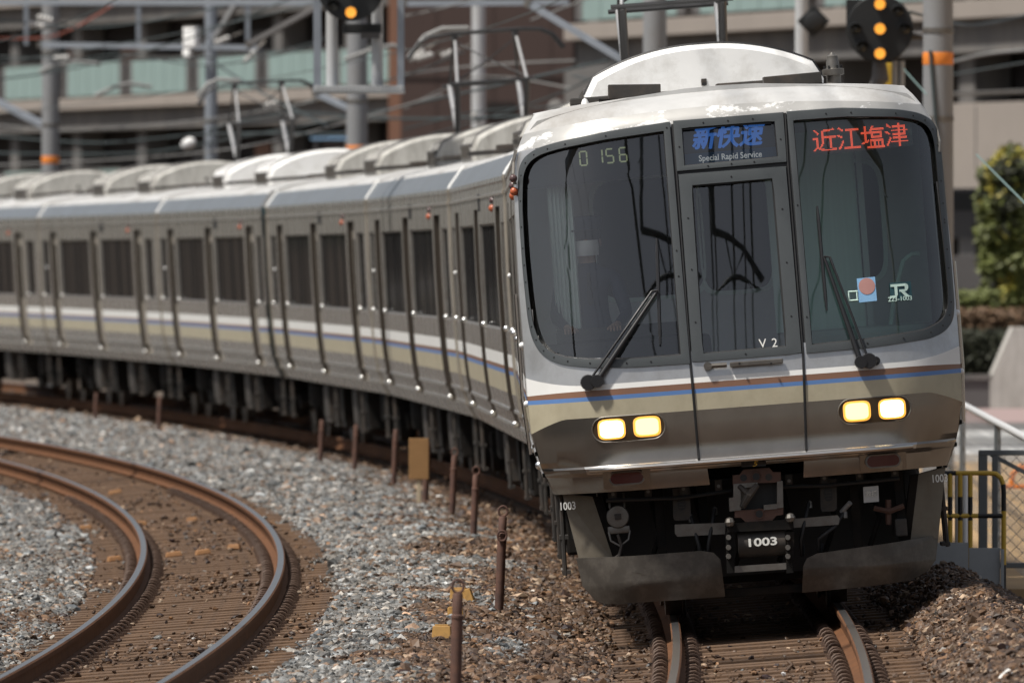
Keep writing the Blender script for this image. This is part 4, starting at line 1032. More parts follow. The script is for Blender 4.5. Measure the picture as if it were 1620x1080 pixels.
# coupler
b = MB(); c = F(1197, 785)
def pt(x, y): return F(x, y)
def plate(b, pts, y0, y1, m):
    P_ = [F(*p) for p in pts]; n = len(P_)
    b.add([(u, y0, v) for u, v in P_]+[(u, y1, v) for u, v in P_], [tuple(range(n)), tuple(range(n, 2*n))]+[(k, (k+1) % n, n+(k+1) % n, n+k) for k in range(n)], m)
CY = .06
for q in ([(1155, 762), (1155, 748), (1166, 747), (1172, 739), (1213, 736), (1219, 743), (1231, 743), (1231, 759)], ):
    plate(b, q, CY, CY+.14, 'rust_red')
plate(b, [(1158, 804), (1235, 799), (1235, 810), (1224, 812), (1218, 819), (1175, 822), (1168, 815), (1158, 815)], CY, CY+.14, 'rust_red')
plate(b, [(1156, 762), (1167, 761), (1168, 803), (1150, 805), (1149, 784), (1156, 783)], CY-.01, CY+.2, 'dull_steel')
plate(b, [(1167, 761), (1194, 759), (1194, 766), (1167, 768)], CY-.012, CY+.2, 'dull_steel')
plate(b, [(1225, 758), (1234, 757), (1235, 799), (1225, 800)], CY-.01, CY+.2, 'dull_steel')
plate(b, [(1204, 795), (1225, 793), (1225, 801), (1204, 803)], CY-.012, CY+.2, 'dull_steel')
plate(b, [(1164, 760), (1234, 756), (1235, 801), (1160, 806)], CY+.12, CY+.6, 'seam_black')
hc = F(1183, 778)
b.tube([(hc[0]-.06, CY-.02, hc[1]-.08), (hc[0]-.01, CY-.05, hc[1]-.005), (hc[0]+.05, CY-.03, hc[1]+.06)], [.022, .028, .02], 'equip_grey', 8)
b.tube([(hc[0]-.07, CY-.0, hc[1]+.06), (hc[0]-.01, CY-.05, hc[1]), (hc[0]-.065, CY-.01, hc[1]-.08)], [.02, .026, .018], 'equip_grey', 8)
plate(b, [(1168, 768), (1194, 766), (1172, 801), (1168, 801)], CY+.05, CY+.12, 'dull_steel')
for x, y, m in ((1172, 752, 'seam_black'), (1192, 750, 'seam_black'), (1212, 751, 'equip_grey'), (1197, 809, 'seam_black')):
    q = F(x, y); b.lathe((q[0], CY, q[1]), [(.024, -.004), (.024, .01)], m, 14, 'y')
for x, y in ((1192, 750), (1197, 809)):
    q = F(x, y); b.tube([(q[0]+.034*math.cos(a), CY-.003, q[1]+.034*math.sin(a)) for a in np.linspace(0, 2*math.pi, 17)], .004, 'rust_red', 5, caps=False)
cp = b.build('coupler', cabroot, 35)
b = MB(); q = F(1201, 855); b.lathe((q[0], CY+.09, q[1]), [(.07, -.165), (.098, -.16), (.098, .16), (.07, .165)], 'equip_grey', 28, 'x')
dr = b.build('coupler_drum', cp, 40); put_mesh('lettering', text_mesh('1003', .075, m='white_text', bold=.002, xs=1.45), dr, Matrix.Translation((q[0], CY-.013, q[1]+.005)) @ Matrix.Rotation(R_(90), 4, 'X'))
b = MB(); plate(b, [(1146, 824), (1250, 817), (1252, 833), (1146, 838)], CY-.02, CY+.25, 'underframe')
for x0 in (1150, 1244):
    plate(b, [(x0-6, 838), (x0+8, 837), (x0+8, 902), (x0-4, 903)], CY, CY+.2, 'underframe')
    for yy in (846, 862, 876): q = F(x0-2, yy); b.lathe((q[0], CY, q[1]), [(.018, -.05), (.018, 0)], 'dull_steel', 8, 'y')
plate(b, [(1158, 892), (1250, 886), (1250, 896), (1158, 902)], CY, CY+.12, 'dull_steel')
for x, y in ((1150, 822), (1246, 815)): q = F(x, y); b.sphere((q[0], CY-.03, q[1]), .035, 'dull_steel', 8)
b.build('coupler_bracket', cp, 35)
slab([(1064, 827), (1144, 824), (1144, 842), (1068, 846), (1064, 841)], .24, .29, 'dull_steel', 'bracket_arm'); slab([(1252, 818), (1322, 812), (1326, 817), (1324, 827), (1252, 832)], .24, .29, 'dull_steel', 'bracket_arm')
for pts, oc in (([(1061, 771), (1088, 769), (1090, 817), (1086, 820), (1066, 821), (1062, 818)], (1075, 793)), ([(1295, 757), (1321, 755), (1322, 802), (1318, 806), (1299, 807), (1296, 803)], (1308, 779))):
    j = slab(pts, .32, .44, 'equip_grey', 'jumper_box'); b = MB(); q = F(*oc); o_ = capsule(0, 0, .05, .026)
    o_ = [(-v*1.0, u) for u, v in o_]; b.add([(q[0]+u, .313, q[1]+v) for u, v in o_], [tuple(range(len(o_)))], 'seam_black')
    for k in range(4): b.box((q[0], .308, q[1]-.03+.02*k), (.04, .008, .006), 'equip_grey')
    b.build('grille', j)
q = F(974, 815); b = MB(); b.lathe((q[0], .38, q[1]), [(.06, .10), (.072, 0), (.078, -.02), (.072, -.03), (.05, -.032)], 'dull_steel', 22, 'y'); b.box((q[0], .345, q[1]), (.045, .02, .04), 'equip_grey', bev=.004)
for a in (-.05, .05): b.tube([(q[0]+a, .35, q[1]+.06), (q[0]+a, .38, q[1]+.16)], .008, 'dull_steel', 6)
b.box((q[0], .40, q[1]-.09), (.15, .05, .05), 'dull_steel', bev=.008); hn = b.build('train_horn', cabroot, 35)
b = MB(); b.tube([(q[0]-.07, .38, q[1]-.1), (q[0]-.06, .37, q[1]-.16), (q[0], .36, q[1]-.2), (q[0]+.06, .37, q[1]-.16), (q[0]+.075, .38, q[1]-.1)], .008, 'dull_steel', 6); b.tube([(q[0]-.01, .36, q[1]-.12), (q[0]+.01, .35, q[1]-.2), (q[0]-.01, .34, q[1]-.26), (q[0]-.06, .33, q[1]-.29)], .011, 'equip_grey', 6); b.build('air_hose', cabroot, 50)
bx = slab([(1364, 768), (1388, 766), (1389, 791), (1365, 793)], .36, .44, 'equip_grey', 'rescue_box'); bx.data.materials[0] = M['panto_silver']
q = F(1377, 779); put_mesh('lettering', text_mesh('救援', .042, m='white_text', bold=.0005), bx, Matrix.Translation((q[0], .354, q[1])) @ Matrix.Rotation(R_(90), 4, 'X'))
b = MB(); q = F(1336, 800); b.tube([(q[0]-.03, .34, q[1]-.03), (q[0]+.03, .28, q[1]+.03)], .017, 'panto_silver', 10); b.build('hose_cap', cabroot)
b = MB()
for x in (1040, 1110, 1352, 1424):
    q = F(x, 800); b.box((q[0], .45, .60), (.06, .06, .66), 'underframe')
q = F(1405, 800); b.tube([(q[0]-.1, .4, q[1]), (q[0], .38, q[1]-.03), (q[0]+.1, .4, q[1])], .02, 'rust_red', 6); b.tube([(q[0], .4, q[1]+.05), (q[0]-.01, .4, q[1]-.12)], .02, 'rust_red', 6)
q = F(1424, 832); b.box((q[0], .35, q[1]), (.08, .08, .12), 'equip_grey', bev=.01)
for k in range(7): x = -1.0+.3*k; b.tube([(x, .6, .9), (x+.05, .5, .6), (x-.05, .55, .35)], .018, 'underframe', 6)
b.build('hose_rack', cabroot)
b = MB(); b.box((.03, .30, .17), (.56, .06, .06), 'underframe', bev=.01); b.box((0, .9, .28), (2.0, .12, .12), 'underframe'); b.build('guard_bar', cabroot)
# roof fittings of the nose
b = MB(); q = F(1004, 146); b.box((q[0], 1.35, q[1]+.035), (.36, .30, .105), 'equip_grey', rot=(0, R_(3.6), 0), bev=.006); b.box((q[0]-.02, 1.35, q[1]-.025), (.46, .36, .03), 'underframe', rot=(0, R_(3.6), 0)); b.build('roof_board', cabroot)
b = MB(); q = F(1258, 124); b.box((q[0], 1.35, q[1]+.02), (.40, .30, .085), 'equip_grey', rot=(0, R_(-1.0), 0), bev=.006); b.box((q[0]-.02, 1.35, q[1]-.03), (.46, .36, .03), 'underframe'); b.build('roof_board', cabroot)
b = MB(); q = F(1325, 107); b.lathe((q[0], 1.5, q[1]+.02), [(.05, -.14), (.05, -.035), (.075, -.03), (.075, .01), (.05, .015), (.045, .03), (.045, .055), (.04, .07), (.04, .10), (.02, .11), (.006, .125)], 'dull_steel', 18)
for k in range(6): a = k*1.047; b.box((q[0]+.058*math.cos(a), 1.5+.058*math.sin(a), q[1]+.035), (.012, .012, .04), 'seam_black')
b.build('radio_antenna', cabroot, 40)
b = MB(); q = F(925, 163); b.sphere((q[0], 1.5, q[1]), .07, 'stripe_white', 12, (.45, 1, 1)); b.build('roof_horn', cabroot, 60)
for k, (xs, ys_) in enumerate((((1116, 846), (1128, 800)), ((1262, 838), (1278, 790)), ((1102, 850), (1090, 812)), ((1290, 836), (1334, 806)))):
    a, c = F(*xs), F(*ys_); b = MB(); b.tube([(c[0], .34, c[1]), (c[0]*.6+a[0]*.4, .26, c[1]-.10), (a[0], .22, a[1]-.06), (a[0]*1.02, .27, a[1]-.16), (a[0]*1.06, .36, a[1]-.1)], .014, 'rubber', 8); b.tube([(c[0], .34, c[1]-.005), (c[0], .33, c[1]-.05)], .02, 'dull_steel', 8); b.build('air_hose', cabroot, 60)
b = MB()
for k in range(9):
    x = -.95+.24*k; b.box((x, .30, .90), (.05, .04, .09), 'equip_grey', bev=.005)
    b.lathe((x, .275, .90), [(.012, -.006), (.012, .01)], 'dull_steel', 8, 'y')
b.tube([(-1.0, .28, .86), (-.5, .26, .84), (0, .3, .87), (.5, .26, .85), (1.0, .28, .86)], .014, 'rubber', 8); b.build('cable_clamp_row', cabroot, 40)
# cab side details: grab rails, cab door seam
for sg in (-1, 1):
    b = MB(); b.tube([(sg*(U(1.3)+.03), .86, 1.2), (sg*(U(1.6)+.035), .85, 1.6), (sg*(U(2.2)+.03), .84, 2.3)], .013, 'bright_steel', 6); b.build('grab_rail', cabroot, 50)
    for z in (1.55, 1.95): b = MB(); b.sphere((sg*(UF(z)+.01), .62, z), .022, 'white_box', 10); b.build('side_marker', cabroot, 50)
    b = MB(); b.tube([(sg*1.452, .72, 3.05), (sg*1.462, .74, 3.12), (sg*1.452, .78, 3.2), (sg*1.43, .8, 3.28)], .012, 'dull_steel', 6); b.build('side_cable', cabroot)
b = MB(); b.sphere((-1.462, .70, 3.00), .030, 'amber_dome', 12); b.build('side_lamp', cabroot, 60); b = MB(); b.sphere((-1.462, .68, 3.09), .028, 'dark_dome', 12); b.build('side_lamp', cabroot, 60)
# cab interior
b = MB(); b.box((0, 2.0, 2.25), (2.74, .04, 2.2), 'interior_grey')
b.build('cab_partition', cabroot)
for cu, hw in ((-.55, .40), (.05, .27), (.72, .38)):
    b = MB(); o_ = stadium(cu, 2.62, hw, .44, 6); o2 = stadium(cu, 2.62, hw-.03, .41, 6); n = len(o_)
    b.add([(u, 1.975, v) for u, v in o_]+[(u, 1.965, v) for u, v in o2], [(k, (k+1) % n, n+(k+1) % n, n+k) for k in range(n)], 'interior_pale'); b.add([(u, 1.97, v) for u, v in o2], [tuple(range(n))], 'dark_glass'); b.build('partition_window', cabroot)
b = MB(); b.box((-.78, .52, 1.66), (1.15, .38, .56), 'interior_dark', bev=.04); b.box((-.80, .50, 1.95), (.9, .22, .10), 'interior_dark', rot=(R_(-25), 0, 0), bev=.02); b.build('driving_desk', cabroot)
b = MB(); b.box((.80, .95, 1.62), (1.1, .55, .56), 'interior_grey', bev=.04); b.build('assistant_desk', cabroot)
b = MB(); wav = [(-1.24+.17*k/20, .72+.015*math.sin(k*1.9)) for k in range(21)]
b.add([(x, y, 1.75) for x, y in wav]+[(x, y, 3.3) for x, y in wav], [(k, k+1, 22+k, 21+k) for k in range(20)], 'pale_green'); b.build('pale_strip', cabroot, 60)  # pale wavy strip behind the left windscreen
b = MB(); b.box((.58, 1.35, 2.55), (.62, .03, 1.5), 'interior_pale'); b.box((.92, 1.33, 2.4), (.04, .08, 1.7), 'interior_grey'); b.build('teal_reflection_panel', cabroot)  # pale panel added to imitate the teal reflection in the right windscreen
b = MB(); b.tube([(1.02, .95, 1.75), (1.08, .93, 2.1), (1.16, .92, 2.33), (1.22, .92, 2.37), (1.28, .92, 2.37)], .017, 'interior_pale', 8); b.build('inner_grab_rail', cabroot, 60)
b = MB(); b.tube([(-1.02, .72, 1.86), (-1.02, .72, 2.02)], .02, 'sticker_mint', 8); b.tube([(-1.02, .72, 1.95), (-1.0, .7, 1.85), (-1.03, .68, 1.75)], .006, 'wire', 6); b.build('microphone', cabroot)
# ---- the driver: one skinned body -----------------------------------------------------
def person():
    me = bpy.data.meshes.new('person'); J = {}; V = []; E = []; Rr = []
    def j(n, p, r, par=None):
        J[n] = len(V); V.append(p); Rr.append(r)
        if par is not None: E.append((J[par], J[n]))
    j('pelvis', (0, 0, 0), .155); j('waist', (0, -.01, .16), .135, 'pelvis'); j('chest', (0, -.01, .34), .155, 'waist'); j('upper', (0, 0, .46), .13, 'chest'); j('neck', (0, 0, .56), .055, 'upper'); j('jaw', (0, -.015, .64), .075, 'neck'); j('skull', (0, -.005, .73), .095, 'jaw'); j('crown', (0, .005, .80), .07, 'skull')
    for s, n in ((-1, 'l'), (1, 'r')):
        j(n+'sh', (s*.18, 0, .46), .062, 'upper'); j(n+'el', (s*.245, -.10, .20), .046, n+'sh'); j(n+'wr', (s*.17, -.34, .13), .030, n+'el'); j(n+'pa', (s*.155, -.40, .125), .026, n+'wr')
        for k, (dx, ln) in enumerate(((-.03, .062), (-.01, .07), (.01, .066), (.028, .052))):
            j(f'{n}f{k}', (s*.155+dx, -.445, .125), .0095, n+'pa'); j(f'{n}g{k}', (s*.155+dx*1.1, -.445-ln*.5, .118), .009, f'{n}f{k}'); j(f'{n}h{k}', (s*.155+dx*1.1, -.445-ln*.75, .09), .008, f'{n}g{k}')
        j(n+'t0', (s*.155-s*.04, -.41, .12), .011, n+'pa'); j(n+'t1', (s*.155-s*.055, -.445, .105), .0095, n+'t0')
        j(n+'hip', (s*.10, -.03, -.03), .095, 'pelvis'); j(n+'kn', (s*.13, -.42, -.02), .07, n+'hip'); j(n+'an', (s*.13, -.44, -.40), .045, n+'kn'); j(n+'to', (s*.13, -.58, -.46), .04, n+'an')
    me.from_pydata(V, E, []); o = bpy.data.objects.new('person', me); COL.objects.link(o)
    md = o.modifiers.new('skin', 'SKIN'); md.use_smooth_shade = True
    for i, sv in enumerate(me.skin_vertices[0].data): sv.radius = (Rr[i], Rr[i]*(.72 if V[i][2] > .1 and Rr[i] > .12 else 1)); sv.use_root = (i == 0)
    sub = o.modifiers.new('sub', 'SUBSURF'); sub.levels = 2; sub.render_levels = 2
    bpy.context.view_layer.update(); m2 = bpy.data.meshes.new_from_object(o.evaluated_get(bpy.context.evaluated_depsgraph_get()))
    o.modifiers.clear(); o.data = m2; m2.materials.clear()
    for m in ('navy', 'skin'): m2.materials.append(M[m])
    for v in m2.vertices:      # face relief
        x, y, z = v.co
        if z > .60 and y < -.03:
            v.co.y -= .022*math.exp(-(x/.016)**2-((z-.70)/.03)**2); v.co.y += .012*math.exp(-((abs(x)-.034)/.016)**2-((z-.735)/.014)**2)
    for p in m2.polygons: p.material_index = 1 if p.center.z > .565 or (p.center.y < -.345 and p.center.z > .05) else 0
    h = MB(); h.sphere((0, .012, .765), .112, 'hair', 16, (.93, 1.05, .85)); h.build('hair', o, 60)
    c = MB(); c.lathe((0, .01, .80), [(.108, -.01), (.112, .02), (.125, .06), (.12, .08), (.05, .09)], 'navy', 20); c.prism([(-.09, -.13), (0, -.155), (.09, -.13), (.1, -.06), (-.1, -.06)], .785, .795, 'hair', 'z'); c.build('cap', o, 50)
    mk = MB(); vv = []; n = 9
    for jj in range(7):
        z = .615+.105*jj/6
        for i in range(n):
            a = -1.15+2.3*i/(n-1); rr = .088+.014*math.cos(a)*math.exp(-((z-.665)/.05)**2); vv.append((rr*math.sin(a), -.018-rr*math.cos(a), z))
    mk.add(vv, [(r*n+i, r*n+i+1, (r+1)*n+i+1, (r+1)*n+i) for r in range(6) for i in range(n-1)], 'mask_white'); mk.build('face_mask', o, 60)
    for s in (-1, 1):
        e = MB(); e.sphere((s*.034, -.088, .736), .011, 'hair', 8); e.build('eye', o); e = MB(); e.sphere((s*.098, .0, .70), .024, 'skin', 8, (.4, .8, 1.2)); e.build('ear', o, 60)
    t = MB(); t.prism([(-.012, .5), (.012, .5), (.022, .3), (0, .27), (-.022, .3)], -.145, -.135, 'hair'); t.build('tie', o)
    return o
dv = person(); tag(dv, 'driver in dark uniform, cap and white face mask behind the left windscreen', 'person')
dv.matrix_world = cab.matrix_world @ Matrix.Translation((-1.0, .84, 2.60-.69))
# ------------------------------------------------------------------ buildings beyond the line
def local_empty(name, A, B):
    """empty at A, local x towards B, local -y towards the viewer side"""
    d = (B-A); o = empty(name, (A.x, A.y, -.6), math.atan2(d.y, d.x)); return o, d.length
def deck_building(name, label, A, B, bay, solid_from=None, depth=14):
    root, Ln = local_empty(name, A, B); z0 = .6
    tag(root, label, 'building'); nb = int(math.ceil(Ln/bay))
    lv = [3.95, 7.75, 11.55, 15.4]
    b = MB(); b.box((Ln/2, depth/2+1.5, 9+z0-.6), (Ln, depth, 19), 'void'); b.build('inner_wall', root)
    for z in lv:
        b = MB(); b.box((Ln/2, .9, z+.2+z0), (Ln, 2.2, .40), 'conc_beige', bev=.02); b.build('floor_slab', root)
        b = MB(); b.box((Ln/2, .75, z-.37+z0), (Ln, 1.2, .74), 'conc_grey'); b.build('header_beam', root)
    for k in range(nb+1):
        b = MB(); b.box((min(k*bay, Ln-.4), 1.0, 7.8+z0), (.95, .9, 16.8), 'conc_grey', bev=.03); b.build('column', root)
    for z in lv[:3]:
        for k in range(nb):
            x0, x1 = k*bay+.14*bay, min(k*bay+.95*bay, Ln)
            if solid_from is not None and z < 5 :
                if x0 > solid_from:
                    b = MB(); b.box((k*bay+bay/2, -.1, z+1.15+z0), (bay-.03, .2, 1.55), 'conc_beige', bev=.015)
                    for q in (.3, .7): b.box((k*bay+bay*q, -.205, z+1.15+z0), (.04, .02, 1.4), 'conc_dark')
                    b.build('parapet', root)
                    r = MB(); r.tube([(k*bay, .1, z+2.15+z0), (k*bay+bay, .1, z+2.15+z0)], .05, 'dull_steel', 6); r.build('parapet_rail', root)
                continue
            npn = 5; w = (x1-x0)/npn
            f = MB(); f.tube([(x0-.3, -.12, z+1.68+z0), (x1+.3, -.12, z+1.68+z0)], .035, 'dull_steel', 6)
            fr = f.build('railing', root)
            b = MB()
            for q in range(npn): b.box((x0+w*(q+.5), -.12, z+1.05+z0), (w-.05, .03, 1.16), 'glass_teal')
            b.build('glass_panel', fr)
            for xq in (x0-.25, x1+.25): b = MB(); b.box((xq, -.1, z+1.05+z0), (.5, .06, 1.15), 'conc_dark'); b.build('grey_panel', fr)
    for k in range(nb):
        for z in (4.3, 8.1):
            if random.random() < .6:
                b = MB(); b.box((k*bay+bay*random.uniform(.3, .7), 1.48, z+1.6+z0), (bay*random.uniform(.15, .3), .05, random.uniform(.5, 1.2)), random.choice(['conc_dark', 'brown_edge', 'brown_clad'])); b.build('wall_panel', root)
    return root
deck_building('parking_building', 'grey multi level parking building with teal glass railings, left background', Vector((-28.9, 444, 0)), Vector((-3.6, 373, 0)), 7.6)
rb = deck_building('parking_building', 'parking building with beige slabs and parapet behind the train nose', Vector((1.45, 278, 0)), Vector((14.5, 240, 0)), 8.4, solid_from=20)
b = MB(); b.box((2.4, -.12, 6.9), (4.6, .2, 1.5), 'conc_grey', bev=.02); b.build('wall_panel', rb)
b = MB(); b.box((Vector((13.05, -38, 0)).length-9, 6, 1.55), (20, 12, 3.1), 'conc_dark'); b.build('ground_floor_wall', rb)
root = empty('brown_building', (0, 352, -.6)); tag(root, 'plain dark brown clad building behind the second pantograph', 'building')
x0, x1 = (634-810)/18000*352, (907-810)/18000*352
b = MB(); b.box(((x0+x1)/2, 6, 9), (x1-x0, 12, 18), 'brown_clad'); b.build('wall', root)
b = MB(); b.box((x0-.19, 5.8, 9), (.38, 11.6, 18), 'brown_edge'); b.build('corner_strip', root)
for k in range(3):
    b = MB(); b.box((x0+1.1+(x1-x0)*k/3, -.004, 9), (.012, .02, 18), 'void'); b.build('wall_joint', root)
for z in (4.6, 8.6, 12.6): b = MB(); b.box(((x0+x1)/2, -.015, z), (x1-x0, .03, .05), 'void'); b.build('wall_joint', root)
for zz in (6.2, 7.6): b = MB(); b.box((x0+3.1, -.03, zz), (.9, .04, .55), 'void'); b.build('window', root)
# blue sign far behind
b = MB(); b.box((0, 0, 0), (1.3, .08, .07), 'sign_cyan'); b.box((.2, 0, .12), (.7, .08, .06), 'sign_cyan'); b.box((-.5, .1, -2.6), (.12, .12, 5.2), 'conc_dark'); o = b.build('street_sign', loc=px(527, 219, 330)); tag(o, 'small blurred blue sign at the foot of the left building', 'sign')

# ------------------------------------------------------------------ poles, beams, signals
def pole(x, d, w, label, band=None, m='pole_grey', z1=11.0, fittings=True):
    X = (x-810)/FPX*d; root = empty('catenary_pole', (X, d, -.62)); tag(root, label, 'pole', 'overhead line poles')
    r = w/2/FPX*d; b = MB(); b.lathe((0, 0, 0), [(r*1.06, 0), (r, 5), (r*.9, z1+.62)], m, 24); b.build('shaft', root, 40)
    if band:
        z = CAMZ-(band-HORY)/FPX*d+.62; h = 20/FPX*d*w/48
        b = MB(); b.lathe((0, 0, z-h/2), [(r*1.004, 0), (r*1.012, .003), (r*1.012, h-.003), (r*1.004, h)], 'orange_band', 24); b.build('orange_band', root, 40)
    if fittings:
        for z in (4.6, 5.6, 7.0): b = MB(); b.lathe((0, 0, z), [(r*1.0, 0), (r*1.05, .002), (r*1.05, .06), (r, .062)], 'dull_steel', 20); b.build('clamp_ring', root, 40)
    return root, X, r
pole(80, 220, 28, 'concrete pole with orange band nearest the left edge', 253)
pole(565, 187, 33, 'concrete pole with orange band behind the hanging signal cage', 237)
pr0, PX0, PR0 = pole(1484, 129, 48, 'thick grey pole with orange band right of the train nose', 93)
b = MB(); b.tube([(-PR0*.55, -PR0*1.0, 5.4), (-PR0*.1, -PR0*1.15, 4.4), (PR0*.2, -PR0*1.1, 3.9), (PR0*.5, -PR0*1.0, 3.4), (PR0*.75, -PR0*.8, 1.2), (PR0*.8, -PR0*.8, 0)], .02, 'wire', 8); b.build('cable', pr0, 60)
pole(1036, 155, 38, 'grey pole seen above the white roof unit of the cab car', None)
pole(757, 205, 22, 'slim pale pole in front of the brown building', None, 'pole_white', fittings=False)
pole(1268, 150, 21, 'slim pale pole behind the black diamond target', None, 'pole_white', fittings=False)
pole(334, 215, 20, 'slim steel grey pole with white transformer box', None, 'steel_blue')
def bar(name, p0, p1, th, m, label, cat, group=None):
    a, c = px(*p0), px(*p1); b = MB(); r = th/2/FPX*p0[2]
    d = c-a; b.box((0, 0, 0), (d.length, r*2, r*2), m, rot=d.to_track_quat('X', 'Z').to_matrix())
    b.box(tuple(-d*.499), (r*2.2, r*2.6, r*2.6), 'dull_steel', rot=d.to_track_quat('X', 'Z').to_matrix())
    o = b.build(name, loc=(a+c)/2); tag(o, label, cat, group); return o
bar('gantry_beam', (-40, 4, 218), (560, 4, 188), 9, 'steel_blue', 'upper grey steel beam along the top left edge', 'beam')
bar('gantry_beam', (65, 71, 219), (410, 76, 213), 8, 'steel_blue', 'lower grey steel beam crossing between the two left poles', 'beam')
bar('gantry_beam', (640, 6, 187), (900, 4, 186), 9, 'steel_blue', 'grey steel beam above the brown building', 'beam')
bar('gantry_strut', (-10, 158, 222), (88, 208, 220), 9, 'steel_blue', 'diagonal grey strut reaching the pole at the left edge', 'strut')
bar('gantry_strut', (836, 6, 156), (1024, 118, 155), 9, 'steel_blue', 'long diagonal grey strut left of the roof unit', 'strut')
bar('gantry_strut', (385, -10, 214), (336, 68, 215), 9, 'pole_grey', 'short pale strut leaning on the slim steel pole', 'strut')
bar('gantry_strut', (500, 148, 188), (562, 176, 187), 8, 'steel_blue', 'short strut under the signal cage meeting the concrete pole', 'strut')
bar('gantry_strut', (395, 70, 190), (505, 10, 188), 8, 'conc_dark', 'dark diagonal strut left of the signal cage', 'strut')
bar('drop_post', (160/3.6*1.0-3, -20, 219), (160/3.6-3, 72, 219), 7, 'steel_blue', 'thin drop post left of the banded pole', 'post')
bar('drop_post', (219, 5, 217), (219, 72, 217), 7, 'steel_blue', 'thin drop post between the two left beams', 'post')
bar('drop_post', (392, 5, 214), (392, 72, 214), 7, 'steel_blue', 'thin drop post near the slim steel pole', 'post')
def sm_box(name, x, y, d, w, h, m, label, cat, shape='box'):
    p = px(x, y, d); s = d/FPX; b = MB()
    if shape == 'box':
        b.box((0, 0, 0), (w*s*.9, w*s*.5, h*s), m, bev=.03); b.box((0, .02, h*s*.52), (w*s*.8, w*s*.6, .04), 'dull_steel'); b.box((w*s*.3, w*s*.5, 0), (.06, .3, .06), 'dull_steel')
    else:
        b.sphere((0, 0, 0), w*s/2, m, 14, (1, .8, h/w)); b.box((0, w*s*.5, 0), (.07, .35, .07), 'dull_steel')
    o = b.build(name, loc=p, smooth=40); tag(o, label, cat); o.rotation_euler = (0, 0, R_(-38) if shape == 'box' else 0); return o
sm_box('transformer_box', 303, 59, 214, 28, 32, 'white_box', 'white transformer box beside the slim steel pole', 'box')
sm_box('transformer_box', 297, 84, 214, 17, 13, 'white_box', 'small white box right below the transformer box', 'box')
o = sm_box('lamp_head', 298, 227, 214, 25, 18, 'white_box', 'white lamp head tilted to the left above the train roof', 'lamp', 'ball'); o.rotation_euler = (0, R_(-25), 0)
sm_box('lamp_head', 337, 239, 215, 17, 18, 'white_box', 'round white lamp at the foot of the slim pole', 'lamp', 'ball')
sm_box('lamp_head', 880, 172, 205, 30, 30, 'conc_grey', 'round grey dome behind the train roof left of the nose', 'lamp', 'ball')
# repeating signals: black discs with amber lamps
def signal(x, y, d, lamps_on, label, cage):
    p = px(x, y, d); root = empty('railway_signal', p); tag(root, label, 'signal', 'black disc signals with amber lamps'); s = d/FPX
    b = MB(); b.lathe((0, 0, 0), [(52*s, -.02), (53*s, -.012), (53*s, .012), (50*s, .03)], 'signal_black', 40, 'y'); b.box((0, .16, 0), (60*s, .26, 60*s), 'signal_black', bev=.03); b.build('disc', root, 40)
    for k, (lx, lz) in enumerate([(0, 0), (0, 39), (0, -39), (39, 0), (-39, 0), (28, 28), (-28, 28), (28, -28), (-28, -28)]):
        if k in (6, 7): continue
        lit = k in lamps_on; h = MB(); R0 = 8.6*s
        pts = [(lx*s+R0*1.15*math.cos(a), R0*1.15*math.sin(a)+lz*s) for a in np.linspace(-.1, math.pi+.1, 12)]
        h.add([(q[0], -.02, q[1]) for q in pts]+[(q[0], -.16, q[1]-.012) for q in pts], [(i, i+1, 13+i, 12+i) for i in range(11)], 'signal_black'); hd = h.build('lamp_hood', root)
        l = MB(); l.lathe((lx*s, -.02, lz*s), [(R0, 0), (R0*.9, -.012), (R0*.4, -.022)], 'signal_amber' if lit else 'signal_off', 16, 'y'); l.build('lamp', hd, 50)
    return root, p, s
r1, p1, s1 = signal(1392, 46, 130, (0, 1, 2), 'black disc signal showing three amber lamps in a vertical row, right', False)
b = MB(); b.box((-40*s1, .05, 18*s1), (26*s1, .03, 58*s1), 'signal_black'); b.build('back_plate', r1)
b = MB(); b.tube([(0, .2, -48*s1), (2*s1, .2, -78*s1), (-10*s1, .22, -95*s1)], [.07, .10, .06], 'conc_dark', 10); b.tube([(92*s1, .1, -10*s1), (0, .25, -10*s1)], .05, 'conc_dark', 8); b.build('bracket', r1)
for dx in (25, 36):
    b = MB(); b.tube([(dx*s1, .3, -50*s1), (dx*s1, .3, -95*s1-4.2)], 4.5*s1, 'pole_white', 10); b.build('mast_tube', r1)
b = MB(); b.box((14*s1, .5, -72*s1), (26*s1, .05, 38*s1), 'yellow_paint', bev=.01); b.box((14*s1, .55, -72*s1-2.2), (.08, .08, 4.0), 'galv'); o = b.build('warning_board', loc=p1); tag(o, 'blurred yellow board on a stake below the right signal', 'sign')
r2, p2, s2 = signal(555, -19, 129.4, (0, 1, 2), 'black disc signal in a hanging cage showing one amber lamp in view, left', True)
cg = empty('signal_cage', px(568, 141, 130)); tag(cg, 'grey hanging steel cage platform around the left signal', 'cage')
S = 130/FPX
for dx in (-66, 66):
    for dy in (-.45, .45):
        b = MB(); b.box((dx*S, dy, 1.25), (10*S, .05, 2.5), 'steel_blue'); b.build('corner_post', cg)
for dx in (-43, 29):
    b = MB(); b.tube([(dx*S, 0, 0), (dx*S, 0, 2.5)], 9*S, 'pole_white', 14); b.build('hanger_tube', cg, 40)
b = MB(); b.box((0, 0, -.01), (143*S, 1.0, .075), 'galv', bev=.01)
for k in range(22): b.box((-66*S+132*S*k/21, -.503, -.0), (.015, .012, .07), 'kerb')
b.build('platform', cg)
b = MB(); b.box((5*S, -.1, 95*S), (62*S, .08, 16*S), 'signal_black', bev=.02); b.box((18*S, -.15, 84*S), (30*S, .1, 10*S), 'conc_dark'); b.build('mount', cg)
